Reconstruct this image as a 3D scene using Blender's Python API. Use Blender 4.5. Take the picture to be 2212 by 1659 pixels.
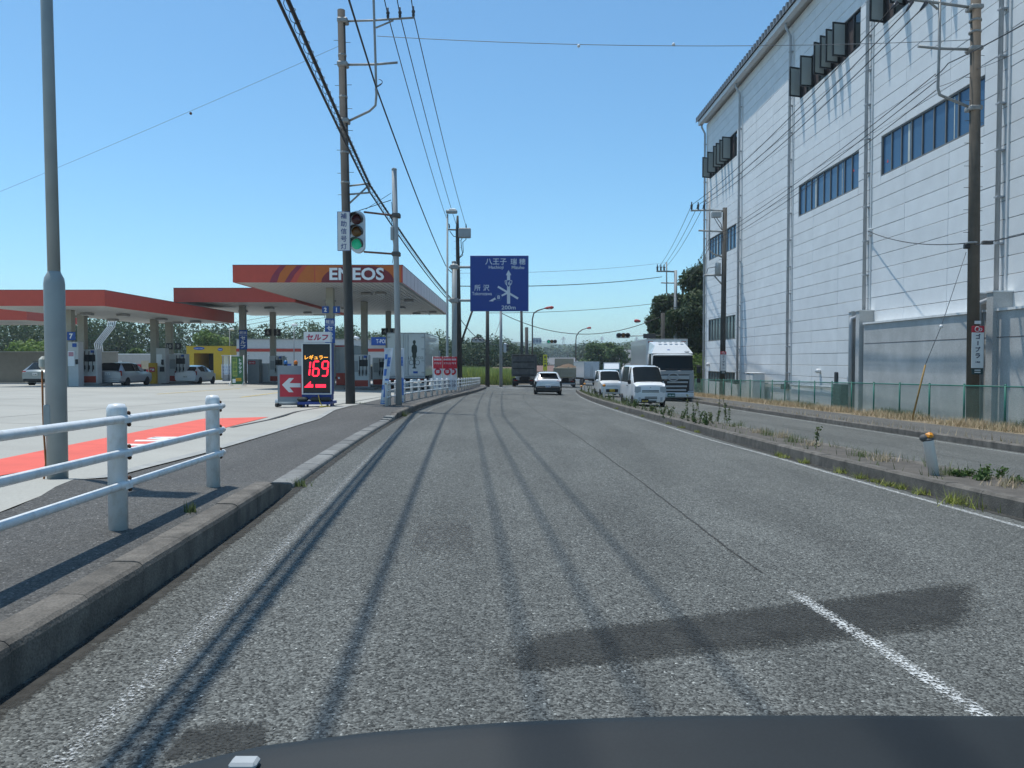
import bpy, bmesh, math, random
import numpy as np
from mathutils import Vector, Matrix
for o in list(bpy.data.objects): bpy.data.objects.remove(o, do_unlink=True)
S = bpy.context.scene
C = S.collection
R = math.radians
random.seed(7); NR = np.random.default_rng(7)
# ------------------------------------------------------------ camera
F = 1662.0; CH = 1.25; HZ = 779.0                 # focal length in px of a 2212 px wide picture, eye height, horizon row
PT = math.atan((829.5-HZ)/F)
cam = bpy.data.cameras.new('camera'); co = bpy.data.objects.new('camera', cam); C.objects.link(co)
cam.sensor_width = 36; cam.lens = F/2212*36; cam.clip_start = .05; cam.clip_end = 9000
co.location = (0, 0, CH); co.rotation_euler = (math.pi/2-PT, 0, 0); S.camera = co
# ------------------------------------------------------------ sky and sun
LD = Vector((1, -.75, -4.4)).normalized()
W = bpy.data.worlds.new('World'); S.world = W; W.use_nodes = True
wn = W.node_tree; bg = wn.nodes['Background']
sk = wn.nodes.new('ShaderNodeTexSky'); sk.sky_type = 'NISHITA'; sk.sun_disc = False
sk.sun_elevation = math.asin(-LD.z); sk.sun_rotation = math.atan2(-LD.x, -LD.y)
sk.air_density = 1.0; sk.dust_density = .55; sk.ozone_density = 9; sk.altitude = 0
tn = wn.nodes.new('ShaderNodeMix'); tn.data_type = 'RGBA'; tn.blend_type = 'MULTIPLY'; tn.inputs[0].default_value = 1; tn.inputs[7].default_value = (1.0, 1.24, 1.13, 1)
wn.links.new(sk.outputs[0], tn.inputs[6]); wn.links.new(tn.outputs[2], bg.inputs[0]); bg.inputs[1].default_value = .15
sl = bpy.data.lights.new('sun', 'SUN'); so = bpy.data.objects.new('sun', sl); C.objects.link(so)
sl.energy = 4.2; sl.angle = R(.5); sl.color = (1, .975, .915)
so.rotation_euler = LD.to_track_quat('-Z', 'Y').to_euler(); so.location = (-20, 15, 60)
S.view_settings.view_transform = 'Standard'; S.view_settings.look = 'None'
S.view_settings.exposure = 0; S.view_settings.gamma = 1; S.view_settings.use_curve_mapping = False
S.render.engine = 'CYCLES'
S.cycles.max_bounces = 6; S.cycles.diffuse_bounces = 3; S.cycles.glossy_bounces = 3; S.cycles.transparent_max_bounces = 12
S.cycles.caustics_reflective = False; S.cycles.caustics_refractive = False
# ------------------------------------------------------------ where things are
def G(x, y):                                        # ground: falls away ahead and to the right
    yy = y if y < 110 else 110+(y-110)*.25
    b = -.031*min(x, 60) if x > -4 else .124+.026*(min(-x, 20)-4)
    return -.0185*yy+b
def ray(px, py):
    u = (px-1106)/F; v = (829.5-py)/F
    k = math.cos(PT)+v*math.sin(PT)
    return u/k, (-math.sin(PT)+v*math.cos(PT))/k
def P(px, py, d):
    a, b = ray(px, py); return Vector((a*d, d, CH+b*d))
def hit(px, py, off=0):
    a, b = ray(px, py); lo, hi = .3, 3000
    for _ in range(60):
        m = (lo+hi)/2
        if CH+b*m-G(a*m, m)-off > 0: lo = m
        else: hi = m
    return Vector((a*lo, lo, CH+b*lo))
# ------------------------------------------------------------ materials
MATS = {}
def mat(name, col, rough=.6, metal=0, var=.12, vs=3., bump=0, bs=60., spec=.4, orand=0, emit=0, ecol=None, coat=0,
        streak=0, scol=None, sscale=(3, 3, .25), fine=0, fs=150., alpha=0, als=40., asoft=.08, edge=0):
    if name in MATS: return MATS[name]
    m = bpy.data.materials.new(name); m.use_nodes = True; t = m.node_tree; N = t.nodes; L = t.links
    b = N['Principled BSDF']; geo = N.new('ShaderNodeNewGeometry'); pos = geo.outputs['Position']
    b.inputs['Roughness'].default_value = rough; b.inputs['Metallic'].default_value = metal
    b.inputs['Specular IOR Level'].default_value = spec; b.inputs['Coat Weight'].default_value = coat
    c4 = (*col, 1)
    def mul(cin, fac):                                # multiply a colour by a value socket
        v = N.new('ShaderNodeVectorMath'); v.operation = 'SCALE'; L.new(cin, v.inputs[0]); L.new(fac, v.inputs['Scale']); return v.outputs[0]
    def noise(scale, det=3, vec=pos, rgh=.55):
        n = N.new('ShaderNodeTexNoise'); n.inputs['Scale'].default_value = scale; n.inputs['Detail'].default_value = det
        n.inputs['Roughness'].default_value = rgh; L.new(vec, n.inputs['Vector']); return n.outputs['Fac']
    def rng(v, a, b_, c, d):
        r = N.new('ShaderNodeMapRange'); r.inputs[1].default_value = a; r.inputs[2].default_value = b_
        r.inputs[3].default_value = c; r.inputs[4].default_value = d; L.new(v, r.inputs[0]); return r.outputs[0]
    rgb = N.new('ShaderNodeRGB'); rgb.outputs[0].default_value = c4; out = rgb.outputs[0]
    if var: out = mul(out, rng(noise(vs), .25, .75, 1-var, 1+var))
    if fine: out = mul(out, rng(noise(fs, 2), .3, .7, 1-fine, 1+fine))
    if orand:
        oi = N.new('ShaderNodeObjectInfo'); out = mul(out, rng(oi.outputs['Random'], 0, 1, 1-orand, 1+orand))
    if streak:
        mp = N.new('ShaderNodeMapping'); mp.inputs['Scale'].default_value = sscale; L.new(pos, mp.inputs[0])
        f = rng(noise(1, 4, mp.outputs[0], .6), .48, .75, 0, streak)
        mx = N.new('ShaderNodeMix'); mx.data_type = 'RGBA'; L.new(f, mx.inputs[0]); L.new(out, mx.inputs[6]); mx.inputs[7].default_value = (*(scol or (.1, .09, .08)), 1)
        out = mx.outputs[2]
    L.new(out, b.inputs['Base Color'])
    if bump:
        bp = N.new('ShaderNodeBump'); bp.inputs['Strength'].default_value = bump; bp.inputs['Distance'].default_value = .01
        L.new(noise(bs, 3), bp.inputs['Height']); L.new(bp.outputs[0], b.inputs['Normal'])
    if emit:
        b.inputs['Emission Color'].default_value = (*(ecol or col), 1); b.inputs['Emission Strength'].default_value = emit
    if alpha:
        nv = noise(als, 5, pos, .65)
        if edge:                                      # ragged outline: the noise is weighed against an 'edge' vertex value
            at = N.new('ShaderNodeAttribute'); at.attribute_name = 'edge'; ad = N.new('ShaderNodeMath'); ad.operation = 'MULTIPLY_ADD'; L.new(at.outputs['Fac'], ad.inputs[0]); ad.inputs[1].default_value = edge; L.new(nv, ad.inputs[2]); nv = ad.outputs[0]
        L.new(rng(nv, alpha-asoft, alpha+asoft, 0, 1), b.inputs['Alpha'])
    MATS[name] = m; return m
def asphalt(name, c, spk=.75, big=.2):
    m = bpy.data.materials.new(name); m.use_nodes = True; t = m.node_tree; N = t.nodes; L = t.links; b = N['Principled BSDF']
    pos = N.new('ShaderNodeNewGeometry').outputs['Position']
    def nz(s, d, r=.6, mapv=None):
        n = N.new('ShaderNodeTexNoise'); n.inputs['Scale'].default_value = s; n.inputs['Detail'].default_value = d; n.inputs['Roughness'].default_value = r
        if mapv:
            mp = N.new('ShaderNodeMapping'); mp.inputs['Scale'].default_value = mapv; L.new(pos, mp.inputs[0]); L.new(mp.outputs[0], n.inputs['Vector'])
        else: L.new(pos, n.inputs['Vector'])
        return n.outputs['Fac']
    def rg(v, a, b_, c_, d):
        r = N.new('ShaderNodeMapRange'); r.inputs[1].default_value = a; r.inputs[2].default_value = b_; r.inputs[3].default_value = c_; r.inputs[4].default_value = d; L.new(v, r.inputs[0]); return r.outputs[0]
    def mm(a, b_):
        n = N.new('ShaderNodeMath'); n.operation = 'MULTIPLY'; L.new(a, n.inputs[0]); L.new(b_, n.inputs[1]); return n.outputs[0]
    vo = N.new('ShaderNodeTexVoronoi'); vo.inputs['Scale'].default_value = 105; L.new(pos, vo.inputs['Vector'])   # aggregate stones
    sp = N.new('ShaderNodeSeparateColor'); L.new(vo.outputs['Color'], sp.inputs[0])
    stones = rg(sp.outputs[0], 0, 1, 1-spk, 1+spk)
    wh = rg(sp.outputs[1], .975, .98, 1, 2.3)
    f = mm(mm(mm(stones, wh), rg(nz(44, 4, .75), .3, .7, .5, 1.5)), mm(rg(nz(1, 4, .6, (1.1, .22, 1)), .3, .7, 1-big, 1+big), rg(nz(14, 4), .3, .7, .86, 1.14)))
    v = N.new('ShaderNodeVectorMath'); v.operation = 'SCALE'; v.inputs[0].default_value = c; L.new(f, v.inputs['Scale'])
    L.new(v.outputs[0], b.inputs['Base Color']); b.inputs['Roughness'].default_value = .85; b.inputs['Specular IOR Level'].default_value = .3
    bp = N.new('ShaderNodeBump'); bp.inputs['Strength'].default_value = 1; bp.inputs['Distance'].default_value = .006
    L.new(vo.outputs['Distance'], bp.inputs['Height']); bp.invert = True; L.new(bp.outputs[0], b.inputs['Normal'])
    MATS[name] = m; return m
def glass(name, col, rough=.06):
    return mat(name, col, rough, 0, var=0, spec=.45)
# ------------------------------------------------------------ mesh builder
class MB:
    def __init__(s): s.v = []; s.f = []; s.sm = []
    def add(s, vs, fs, smooth=False):
        n = len(s.v); s.v += [tuple(v) for v in vs]
        for f in fs: s.f.append(tuple(i+n for i in f)); s.sm.append(smooth)
        return s
    def box(s, c, d, rot=None):
        x, y, z = d[0]/2, d[1]/2, d[2]/2
        vs = [Vector((i*x, j*y, k*z)) for i in (-1, 1) for j in (-1, 1) for k in (-1, 1)]
        if rot is not None: vs = [rot @ v for v in vs]
        c = Vector(c)
        return s.add([v+c for v in vs], [(0, 1, 3, 2), (4, 6, 7, 5), (0, 4, 5, 1), (2, 3, 7, 6), (0, 2, 6, 4), (1, 5, 7, 3)])
    def bb(s, a, b): return s.box([(a[i]+b[i])/2 for i in range(3)], [abs(b[i]-a[i]) for i in range(3)])
    def rbox(s, c, d, r=.02, rot=None):                # box with chamfered edges
        x, y, z = d[0]/2, d[1]/2, d[2]/2; r = min(r, x*.9, y*.9, z*.9); bm = bmesh.new()
        bmesh.ops.create_cube(bm, size=1)
        for v in bm.verts: v.co = Vector((v.co.x*d[0], v.co.y*d[1], v.co.z*d[2]))
        bmesh.ops.bevel(bm, geom=bm.edges[:], offset=r, segments=1, affect='EDGES')
        c = Vector(c); bm.verts.index_update()
        vs = [((rot @ v.co) if rot is not None else v.co)+c for v in bm.verts]
        s.add(vs, [[v.index for v in f.verts] for f in bm.faces]); bm.free(); return s
    def tube(s, pts, r, n=8, cap=True):
        pts = [Vector(p) for p in pts]; rs = r if isinstance(r, (list, tuple)) else [r]*len(pts)
        vs = []; k = len(pts); up = None
        for i, p in enumerate(pts):
            t = (pts[min(i+1, k-1)]-pts[max(i-1, 0)])
            t = t.normalized() if t.length > 1e-9 else Vector((0, 0, 1))
            if up is None: up = Vector((0, 0, 1)) if abs(t.z) < .9 else Vector((1, 0, 0))
            a = t.cross(up); a = a.normalized() if a.length > 1e-6 else t.orthogonal().normalized()
            b = t.cross(a).normalized(); up = -b if b.dot(up) < 0 else b
            vs += [p+(a*math.cos(2*math.pi*j/n)+b*math.sin(2*math.pi*j/n))*rs[i] for j in range(n)]
        fs = [(i*n+j, i*n+(j+1) % n, (i+1)*n+(j+1) % n, (i+1)*n+j) for i in range(k-1) for j in range(n)]
        n0 = len(s.v); s.add(vs, fs, True)
        if cap: s.f += [tuple(n0+j for j in range(n)), tuple(n0+(k-1)*n+j for j in reversed(range(n)))]; s.sm += [False, False]
        return s
    def cyl(s, a, b, r, r2=None, n=12): return s.tube([a, b], [r, r if r2 is None else r2], n)
    def lathe(s, c, prof, n=16, axis='z'):
        vs = []; c = Vector(c)
        for r, h in prof:
            for j in range(n):
                q = 2*math.pi*j/n; x, y = r*math.cos(q), r*math.sin(q)
                vs.append(c+(Vector((x, y, h)) if axis == 'z' else Vector((h, x, y)) if axis == 'x' else Vector((x, h, y))))
        k = len(prof)
        return s.add(vs, [(i*n+j, i*n+(j+1) % n, (i+1)*n+(j+1) % n, (i+1)*n+j) for i in range(k-1) for j in range(n)]+[tuple(range(n)), tuple((k-1)*n+j for j in range(n))], True)
    def prism(s, poly, d, to=None):                    # 2-D polygon pushed along the third axis; to maps (u,v,w) to a point
        to = to or (lambda u, v, w: (u, w, v)); n = len(poly)
        vs = [to(u, v, 0) for u, v in poly]+[to(u, v, d) for u, v in poly]
        return s.add(vs, [tuple(range(n)), tuple(reversed(range(n, 2*n)))]+[(i, (i+1) % n, n+(i+1) % n, n+i) for i in range(n)])
    def quad(s, a, b, c, d): return s.add([a, b, c, d], [(0, 1, 2, 3)])
    def sphere(s, c, r, n=10, m=6, sc=(1, 1, 1)):
        c = Vector(c); vs = []
        for i in range(m+1):
            th = math.pi*i/m
            for j in range(n):
                q = 2*math.pi*j/n; vs.append(c+Vector((r*sc[0]*math.sin(th)*math.cos(q), r*sc[1]*math.sin(th)*math.sin(q), r*sc[2]*math.cos(th))))
        return s.add(vs, [(i*n+j, i*n+(j+1) % n, (i+1)*n+(j+1) % n, (i+1)*n+j) for i in range(m) for j in range(n)], True)
    def mesh(s, name):
        me = bpy.data.meshes.new(name); me.from_pydata([tuple(v) for v in s.v], [], s.f)
        me.polygons.foreach_set('use_smooth', s.sm); me.validate(); 
        bm = bmesh.new(); bm.from_mesh(me); bmesh.ops.recalc_face_normals(bm, faces=bm.faces[:]); bm.to_mesh(me); bm.free()
        return me
    def build(s, name, m, parent=None, loc=None, rotz=0, sharp=True):
        me = s.mesh(name)
        return link(name, me, m, parent, loc, rotz)
def link(name, me, m, parent=None, loc=None, rotz=0):
    if m is not None and not len(me.materials): me.materials.append(MATS[m] if isinstance(m, str) else m)
    o = bpy.data.objects.new(name, me); C.objects.link(o)
    if parent is not None: o.parent = parent
    if loc is not None: o.location = loc
    if rotz: o.rotation_euler = (0, 0, rotz)
    return o
def tag(o, label=None, cat=None, group=None, kind=None):
    if label: o['label'] = label
    if cat: o['category'] = cat
    if group: o['group'] = group
    if kind: o['kind'] = kind
    return o
def thing(name, label, cat, loc=(0, 0, 0), rotz=0, group=None):
    o = bpy.data.objects.new(name, None); C.objects.link(o); o.location = loc; o.rotation_euler = (0, 0, rotz)
    o.empty_display_size = .2
    return tag(o, label, cat, group)
def struct(o): return tag(o, kind='structure')
def text(name, s, size, m, parent, loc, right=(1, 0, 0), up=(0, 0, 1), width=None, bold=0, ext=.004, align='CENTER', shear=0, lsp=1):
    cu = bpy.data.curves.new(name, 'FONT'); cu.body = s; cu.size = 1; cu.align_x = align; cu.align_y = 'CENTER'
    cu.offset = bold; cu.shear = shear; cu.resolution_u = 3; cu.space_line = lsp
    o = bpy.data.objects.new(name, cu); C.objects.link(o)
    dg = bpy.context.evaluated_depsgraph_get(); me = bpy.data.meshes.new_from_object(o.evaluated_get(dg))
    bpy.data.objects.remove(o, do_unlink=True); bpy.data.curves.remove(cu)
    co_ = np.array([v.co[:] for v in me.vertices]) if len(me.vertices) else np.zeros((0, 3))
    rt = Vector(right).normalized(); upv = Vector(up).normalized(); nn = rt.cross(upv)
    if len(co_):
        c = (co_.max(0)+co_.min(0))/2; hgt = (co_.max(0)-co_.min(0))[1]; wid = (co_.max(0)-co_.min(0))[0]
        k = size/hgt; kx = k if width is None else width/wid
        for v in me.vertices:
            x, y = (v.co.x-c[0])*kx, (v.co.y-c[1])*k
            v.co = rt*x+upv*y+nn*ext
    me.materials.clear(); me.name = name
    return link(name, me, m, parent, loc)
def cubic(pts):                                        # smooth x(y) through the given (x, y)
    ys = np.array([p[1] for p in pts], float); xs = np.array([p[0] for p in pts], float)
    d = np.gradient(xs, ys)
    def f(y):
        if y <= ys[0]: return float(xs[0]+d[0]*(y-ys[0]))
        if y >= ys[-1]: return float(xs[-1]+d[-1]*(y-ys[-1]))
        i = int(np.searchsorted(ys, y)-1); h = ys[i+1]-ys[i]; t = (y-ys[i])/h
        return float((2*t**3-3*t*t+1)*xs[i]+(t**3-2*t*t+t)*h*d[i]+(-2*t**3+3*t*t)*xs[i+1]+(t**3-t*t)*h*d[i+1])
    return f
def strip(name, fl, fr, y0, y1, off, m, parent=None, step=1., nx=1, hfun=None):
    mb = MB(); n = max(2, int((y1-y0)/step)+1); vs = []
    for i in range(n):
        y = y0+(y1-y0)*i/(n-1)
        for j in range(nx+1):
            x = fl(y)+(fr(y)-fl(y))*j/nx; vs.append((x, y, G(x, y)+(hfun(y) if hfun else 0)+off))
    mb.add(vs, [(i*(nx+1)+j, i*(nx+1)+j+1, (i+1)*(nx+1)+j+1, (i+1)*(nx+1)+j) for i in range(n-1) for j in range(nx)])
    return mb.build(name, m, parent)
def kids(o): return [c for c in C.objects if c.parent == o]
# ============================================================ ground, road, pavements
asphalt('road_asphalt', (.102, .105, .097)); asphalt('old_asphalt', (.10, .097, .09), .4, .2); asphalt('patch_asphalt', (.05, .05, .048), .4, .2)
asphalt('walk_asphalt', (.092, .089, .083), .35, .16)
mat('earth', (.16, .13, .09), .95, var=.3, vs=.6, fine=.3, fs=9)
mat('lot_concrete', (.355, .345, .305), .85, var=.1, vs=.35, fine=.08, fs=40, streak=.22, scol=(.26, .24, .21), sscale=(.25, .9, 1))
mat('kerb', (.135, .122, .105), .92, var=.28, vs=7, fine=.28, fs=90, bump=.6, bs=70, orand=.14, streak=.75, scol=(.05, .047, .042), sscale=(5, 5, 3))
mat('low_kerb', (.18, .18, .17), .9, var=.2, vs=8, fine=.2, fs=90, bump=.5, bs=60, orand=.18)
mat('edge_concrete', (.32, .32, .30), .9, var=.2, vs=5, fine=.15)
mat('median_top', (.092, .082, .07), .95, var=.3, vs=4, fine=.3, fs=60, bump=.4)
mat('line_white', (.58, .59, .57), .75, var=.15, vs=6, fine=.3, fs=80, alpha=.92, als=70, asoft=.07, edge=.42)
mat('line_faint', (.46, .47, .46), .75, var=.15, fine=.3, fs=80, alpha=.985, als=75, asoft=.07, edge=.42)
mat('paint_red', (.68, .11, .07), .7, var=.1, vs=2, fine=.1)
mat('paint_white', (.72, .72, .70), .7, var=.08, fine=.1)
mat('dry_soil', (.20, .16, .105), .95, var=.35, vs=3, fine=.35, fs=30)
KL = cubic([(-1.75, -6), (-1.8, 0), (-1.9, 3), (-2.05, 5.1), (-2.26, 7.7), (-2.55, 11.4), (-3.02, 19.9), (-3.18, 27.6), (-2.95, 37.6), (-2.5, 50), (-2.3, 62), (-2.1, 74)])
CL = cubic([(2.05, -6), (1.95, 0), (1.8, 3), (1.65, 5), (1.57, 9), (1.38, 15.8), (.88, 26.4), (.62, 38), (.85, 52), (1.9, 70), (4.2, 95)])
RL = cubic([(5.3, -6), (4.95, 2), (4.66, 7), (4.52, 9.7), (4.42, 12.75), (4.22, 16), (4.12, 21.5), (3.98, 30), (4.06, 40.6), (4.5, 52), (5.1, 62)])
ML = cubic([(5.75, -6), (5.35, 2), (4.98, 7.4), (4.85, 9), (4.72, 11), (4.62, 14), (4.45, 22), (4.28, 30.5), (4.27, 40), (4.65, 52), (5.25, 63)])
MR = cubic([(6.8, -6), (6.4, 2), (6.06, 9), (5.85, 12), (5.7, 15.4), (5.35, 22), (5.0, 30.5), (4.98, 40), (5.3, 52), (5.75, 63)])
KR = cubic([(10.6, -6), (10.4, 5), (10.25, 15), (10.2, 22), (10.15, 30), (10.4, 45), (11.3, 60), (13, 80), (16.5, 105)])
FAR_L = cubic([(-2.1, 74), (-.6, 90), (3, 110), (9, 135), (17, 160)])
def hL(y):                                             # height of the left pavement over the road
    pts = [(-8, .19), (6.9, .19), (7.9, .05), (9, .04), (18.6, .04), (20.6, .16), (80, .16)]
    return float(np.interp(y, [p[0] for p in pts], [p[1] for p in pts]))
SO = cubic([(-3.3, -6), (-3.4, 2), (-3.48, 5.0), (-3.62, 5.8), (-3.85, 6.5), (-4.1, 7.5), (-4.2, 8.5), (-4.22, 10.4), (-4.34, 13.1), (-4.57, 16.9), (-4.72, 20.1), (-4.95, 25), (-5.15, 32), (-5.0, 45), (-4.6, 60), (-4.2, 74)])
# terrain that reaches the horizon
mb = MB(); xs = [-1500, -900, -500, -260, -140, -90, -60, -40, -25, -12, -4, 0, 6, 12, 20, 35, 60, 90, 140, 260, 500, 900, 1500]
ys = [-60, -20, 0, 20, 40, 60, 80, 95, 110, 130, 160, 200, 260, 350, 500, 800, 1300, 2200, 3500]
vs = [(x, y, G(x, min(y, 260))-.09-(0 if y > -1 else .3)) for y in ys for x in xs]; nx = len(xs)
mb.add(vs, [(i*nx+j, i*nx+j+1, (i+1)*nx+j+1, (i+1)*nx+j) for i in range(len(ys)-1) for j in range(nx-1)])
struct(mb.build('ground', 'earth'))
struct(strip('road', lambda y: KL(y)-.3 if y < 74 else -30 if y < 88 else FAR_L(y), lambda y: KR(y)+.3 if y < 82 else KR(y)+40 if y < 96 else KR(y)+1, -6, 165, 0, 'road_asphalt', nx=8))
def lotz(x, y):
    e = SO(min(y, 74))-x; k = max(0, 1-max(e, 0)/2.2); return G(x, y)+.03+(max(hL(y), .045)-.03-.004)*k
FXO = [0, .35, .8, 1.4, 2.2, 4, 7, 11, 15, 20, 26, 33, 45, 70]; fy_ = [-6+i for i in range(80)]+[76, 80, 86, 92, 100, 112]; fb = MB()
fvs = []
for y in fy_:
    for e in FXO: x = (SO(y) if y <= 74 else -8)-.02-e; fvs.append((x, y, lotz(x, y) if y <= 74 else G(x, y)+.03))
nf = len(FXO); fb.add(fvs, [(i*nf+j, i*nf+j+1, (i+1)*nf+j+1, (i+1)*nf+j) for i in range(len(fy_)-1) for j in range(nf-1)]); struct(fb.build('forecourt', 'lot_concrete'))
left_walk = struct(strip('pavement_left', lambda y: SO(y)-.02, lambda y: KL(y)-.14, -6, 72, 0, 'walk_asphalt', step=.5, nx=3, hfun=lambda y: hL(y)-.006))
strip('edge_strip', lambda y: SO(y)-.16, SO, 7.6, 24, .004, 'edge_concrete', left_walk, .4, 1, lambda y: hL(y)+.004)
right_walk = struct(strip('pavement_right', lambda y: KR(y)+.14, lambda y: 12.9, -6, 66, .14, 'old_asphalt', nx=2))
struct(strip('verge_right', lambda y: 12.9, lambda y: 17.4, -6, 75, .13, 'dry_soil', nx=3))
# kerb stones: one mesh, laid stone by stone along the line
def kerb_mesh(L, w, h, r=.025):
    b = MB(); prof = [(-w/2, 0), (w/2, 0), (w/2, h-r*1.6), (w/2-r*.3, h-r*.7), (w/2-r, h-r*.15), (w/2-r*2, h), (-w/2+r, h), (-w/2, h-r)]
    return b.prism(prof, L, lambda u, v, q: (u, q-L/2, v)).mesh('kerb_stone')
def lay(fx, y0, y1, me, parent, m, L=.6, side=0, hfun=None, dz=0, gap=.004):
    y = y0
    while y < y1:
        a = (fx(y+.3)-fx(y-.3))/.6; dy = L/math.hypot(1, a); ym = y+dy/2; x = fx(ym)+side
        o = link('kerb_stone', me, m, parent, (x, ym, G(x, ym)+(hfun(ym) if hfun else 0)+dz+random.uniform(-.003, .003)))
        o.rotation_euler = (math.atan(-.0185), .031, -math.atan(a)+random.uniform(-.004, .004)); y += dy+gap
km = kerb_mesh(.6, .19, .34, .028)
kf = km
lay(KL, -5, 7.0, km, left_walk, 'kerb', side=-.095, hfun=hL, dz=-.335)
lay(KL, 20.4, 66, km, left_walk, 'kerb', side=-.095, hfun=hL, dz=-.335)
for (ya, yb, h0, h1) in ((7.03, 7.9, .19, .05), (19.4, 20.37, .04, .16)):            # sloping end stones
    o_ = MB(); x0, x1 = KL(ya), KL(yb)
    v = [(x0-.17, ya, G(x0, ya)-.15), (x0, ya, G(x0, ya)-.15), (x0, ya, G(x0, ya)+h0), (x0-.17, ya, G(x0, ya)+h0),
         (x1-.17, yb, G(x1, yb)-.15), (x1, yb, G(x1, yb)-.15), (x1, yb, G(x1, yb)+h1), (x1-.17, yb, G(x1, yb)+h1)]
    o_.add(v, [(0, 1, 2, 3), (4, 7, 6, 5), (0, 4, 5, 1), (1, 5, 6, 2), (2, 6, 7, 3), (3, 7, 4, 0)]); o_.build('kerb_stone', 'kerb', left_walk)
lm = kerb_mesh(.55, .24, .2, .025)
lay(KL, 7.95, 19.35, lm, left_walk, 'low_kerb', L=.55, side=-.12, hfun=hL, dz=-.185, gap=.015)
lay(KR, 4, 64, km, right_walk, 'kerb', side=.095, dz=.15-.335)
median = struct(strip('median', lambda y: ML(y)+.1, lambda y: MR(y)-.1, -5, 62.6, .165, 'median_top', step=.5, nx=3))
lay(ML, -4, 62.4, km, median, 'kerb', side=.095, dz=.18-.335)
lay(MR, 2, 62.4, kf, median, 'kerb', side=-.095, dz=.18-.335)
# rounded nose of the median
nb = MB(); c = Vector((5.5, 62.7, 0)); pr = [(c.x+.29*math.cos(t), c.y+.35*math.sin(t)) for t in np.linspace(0, math.pi, 9)]
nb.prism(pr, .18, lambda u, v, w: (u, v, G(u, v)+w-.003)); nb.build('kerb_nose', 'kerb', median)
# painted markings
road = bpy.data.objects['road']
def edge_attr(o, vals):
    at = o.data.attributes.new('edge', 'FLOAT', 'POINT'); at.data.foreach_set('value', np.asarray(vals, dtype=np.float32))
def mark(name, fx, y0, y1, w, m, off=.005, step=.5, side=0):
    w = w*1.25; o = strip(name, lambda y: fx(y)-w/2+side, lambda y: fx(y)+w/2+side, y0, y1, off, m, road, step, 4)
    n = len(o.data.vertices)//5; e = [0, .85, 1, .85, 0]; vals = []
    for i in range(n): k = min(1, i*2., (n-1-i)*2.) if (y1-y0) < 8 else 1; vals += [q*max(k, .0) for q in e]
    edge_attr(o, vals); return o
mark('edge_line', lambda y: KL(y)+.47, -5, 66, .15, 'line_faint')
mark('edge_line', RL, -5, 60, .13, 'line_white')
mark('edge_line', lambda y: KR(y)-.28, -5, 62, .13, 'line_white')
mark('lane_dash', lambda y: CL(y), 2.2, 5.0, .14, 'line_white')
mark('lane_dash', lambda y: (MR(y)+KR(y))/2, 8, 13, .12, 'line_faint')
mark('lane_dash', lambda y: (MR(y)+KR(y))/2, 26, 32, .12, 'line_faint')
mat('crack', (.045, .045, .042), .95, var=.2, alpha=.8, als=25, asoft=.12, edge=.4)
mark('joint_crack', lambda y: CL(y)+.006*math.sin(y*2.1)+.004*math.sin(y*9.7), 5.0, 60, .024, 'crack', .004, .2)
mark('joint_crack', lambda y: (MR(y)+KR(y))/2+.02*math.sin(y*2.3), 9, 45, .022, 'crack', .004, .3)
mat('seam_dirt', (.045, .043, .038), .95, var=.3, alpha=.75, als=12, asoft=.2, edge=.4)
mark('gutter_dirt', lambda y: KL(y)+.06, -4, 66, .1, 'seam_dirt', .003)
mark('gutter_dirt', lambda y: ML(y)-.06, -4, 60, .12, 'seam_dirt', .003)
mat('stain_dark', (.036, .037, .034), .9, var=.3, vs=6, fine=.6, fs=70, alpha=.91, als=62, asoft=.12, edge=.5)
mat('stain_light', (.08, .08, .077), .9, var=.3, vs=6, fine=.45, fs=60, alpha=1.02, als=45, asoft=.1, edge=.45)
def stain(pts, name='tar_stain', off=.003, m='stain_dark'):
    b = MB(); b.add([(p.x, p.y, p.z+off) for p in pts], [tuple(range(len(pts)))]); return b.build(name, m, road)
def patch_mesh(quad, m, name, nx=16, ny=6, off=.0035):          # a stained band with its own ragged outline
    a, b_, c_, d_ = quad; mb_ = MB(); vs = []
    for i in range(nx+1):
        for j in range(ny+1):
            s, t = i/nx, j/ny; q = (a*(1-s)+b_*s)*(1-t)+(d_*(1-s)+c_*s)*t
            if j in (0, ny): q = q+Vector((0, random.uniform(-.06, .06), 0))
            vs.append((q.x, q.y, G(q.x, q.y)+off))
    mb_.add(vs, [(i*(ny+1)+j, (i+1)*(ny+1)+j, (i+1)*(ny+1)+j+1, i*(ny+1)+j+1) for i in range(nx) for j in range(ny)])
    o = mb_.build(name, m, road); edge_attr(o, [min(1, 9*min(i, nx-i)/nx, 4.5*min(j, ny-j)/ny) for i in range(nx+1) for j in range(ny+1)]); return o
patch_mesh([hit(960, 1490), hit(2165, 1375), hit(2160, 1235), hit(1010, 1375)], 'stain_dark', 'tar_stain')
patch_mesh([hit(300, 1665), hit(600, 1640), hit(590, 1545), hit(400, 1560)], 'stain_dark', 'tar_stain', 8, 6)
patch_mesh([hit(850, 1240), hit(1050, 1240), hit(1030, 1100), hit(900, 1100)], 'stain_light', 'tar_stain', 8, 6)
# stop line and crossing far ahead
for (xa, xb, yy, dd) in ((-1.5, .6, 74.5, .45), (3.1, 6.2, 76, .45), (9.5, 13.5, 78, .6), (-1.0, 1.2, 71.2, .3)):
    b = MB(); b.add([(xa, yy, G(xa, yy)+.006), (xb, yy, G(xb, yy)+.006), (xb, yy+dd, G(xb, yy+dd)+.006), (xa, yy+dd, G(xa, yy+dd)+.006)], [(0, 1, 2, 3)]); b.build('stop_line', 'paint_white', road)
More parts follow.
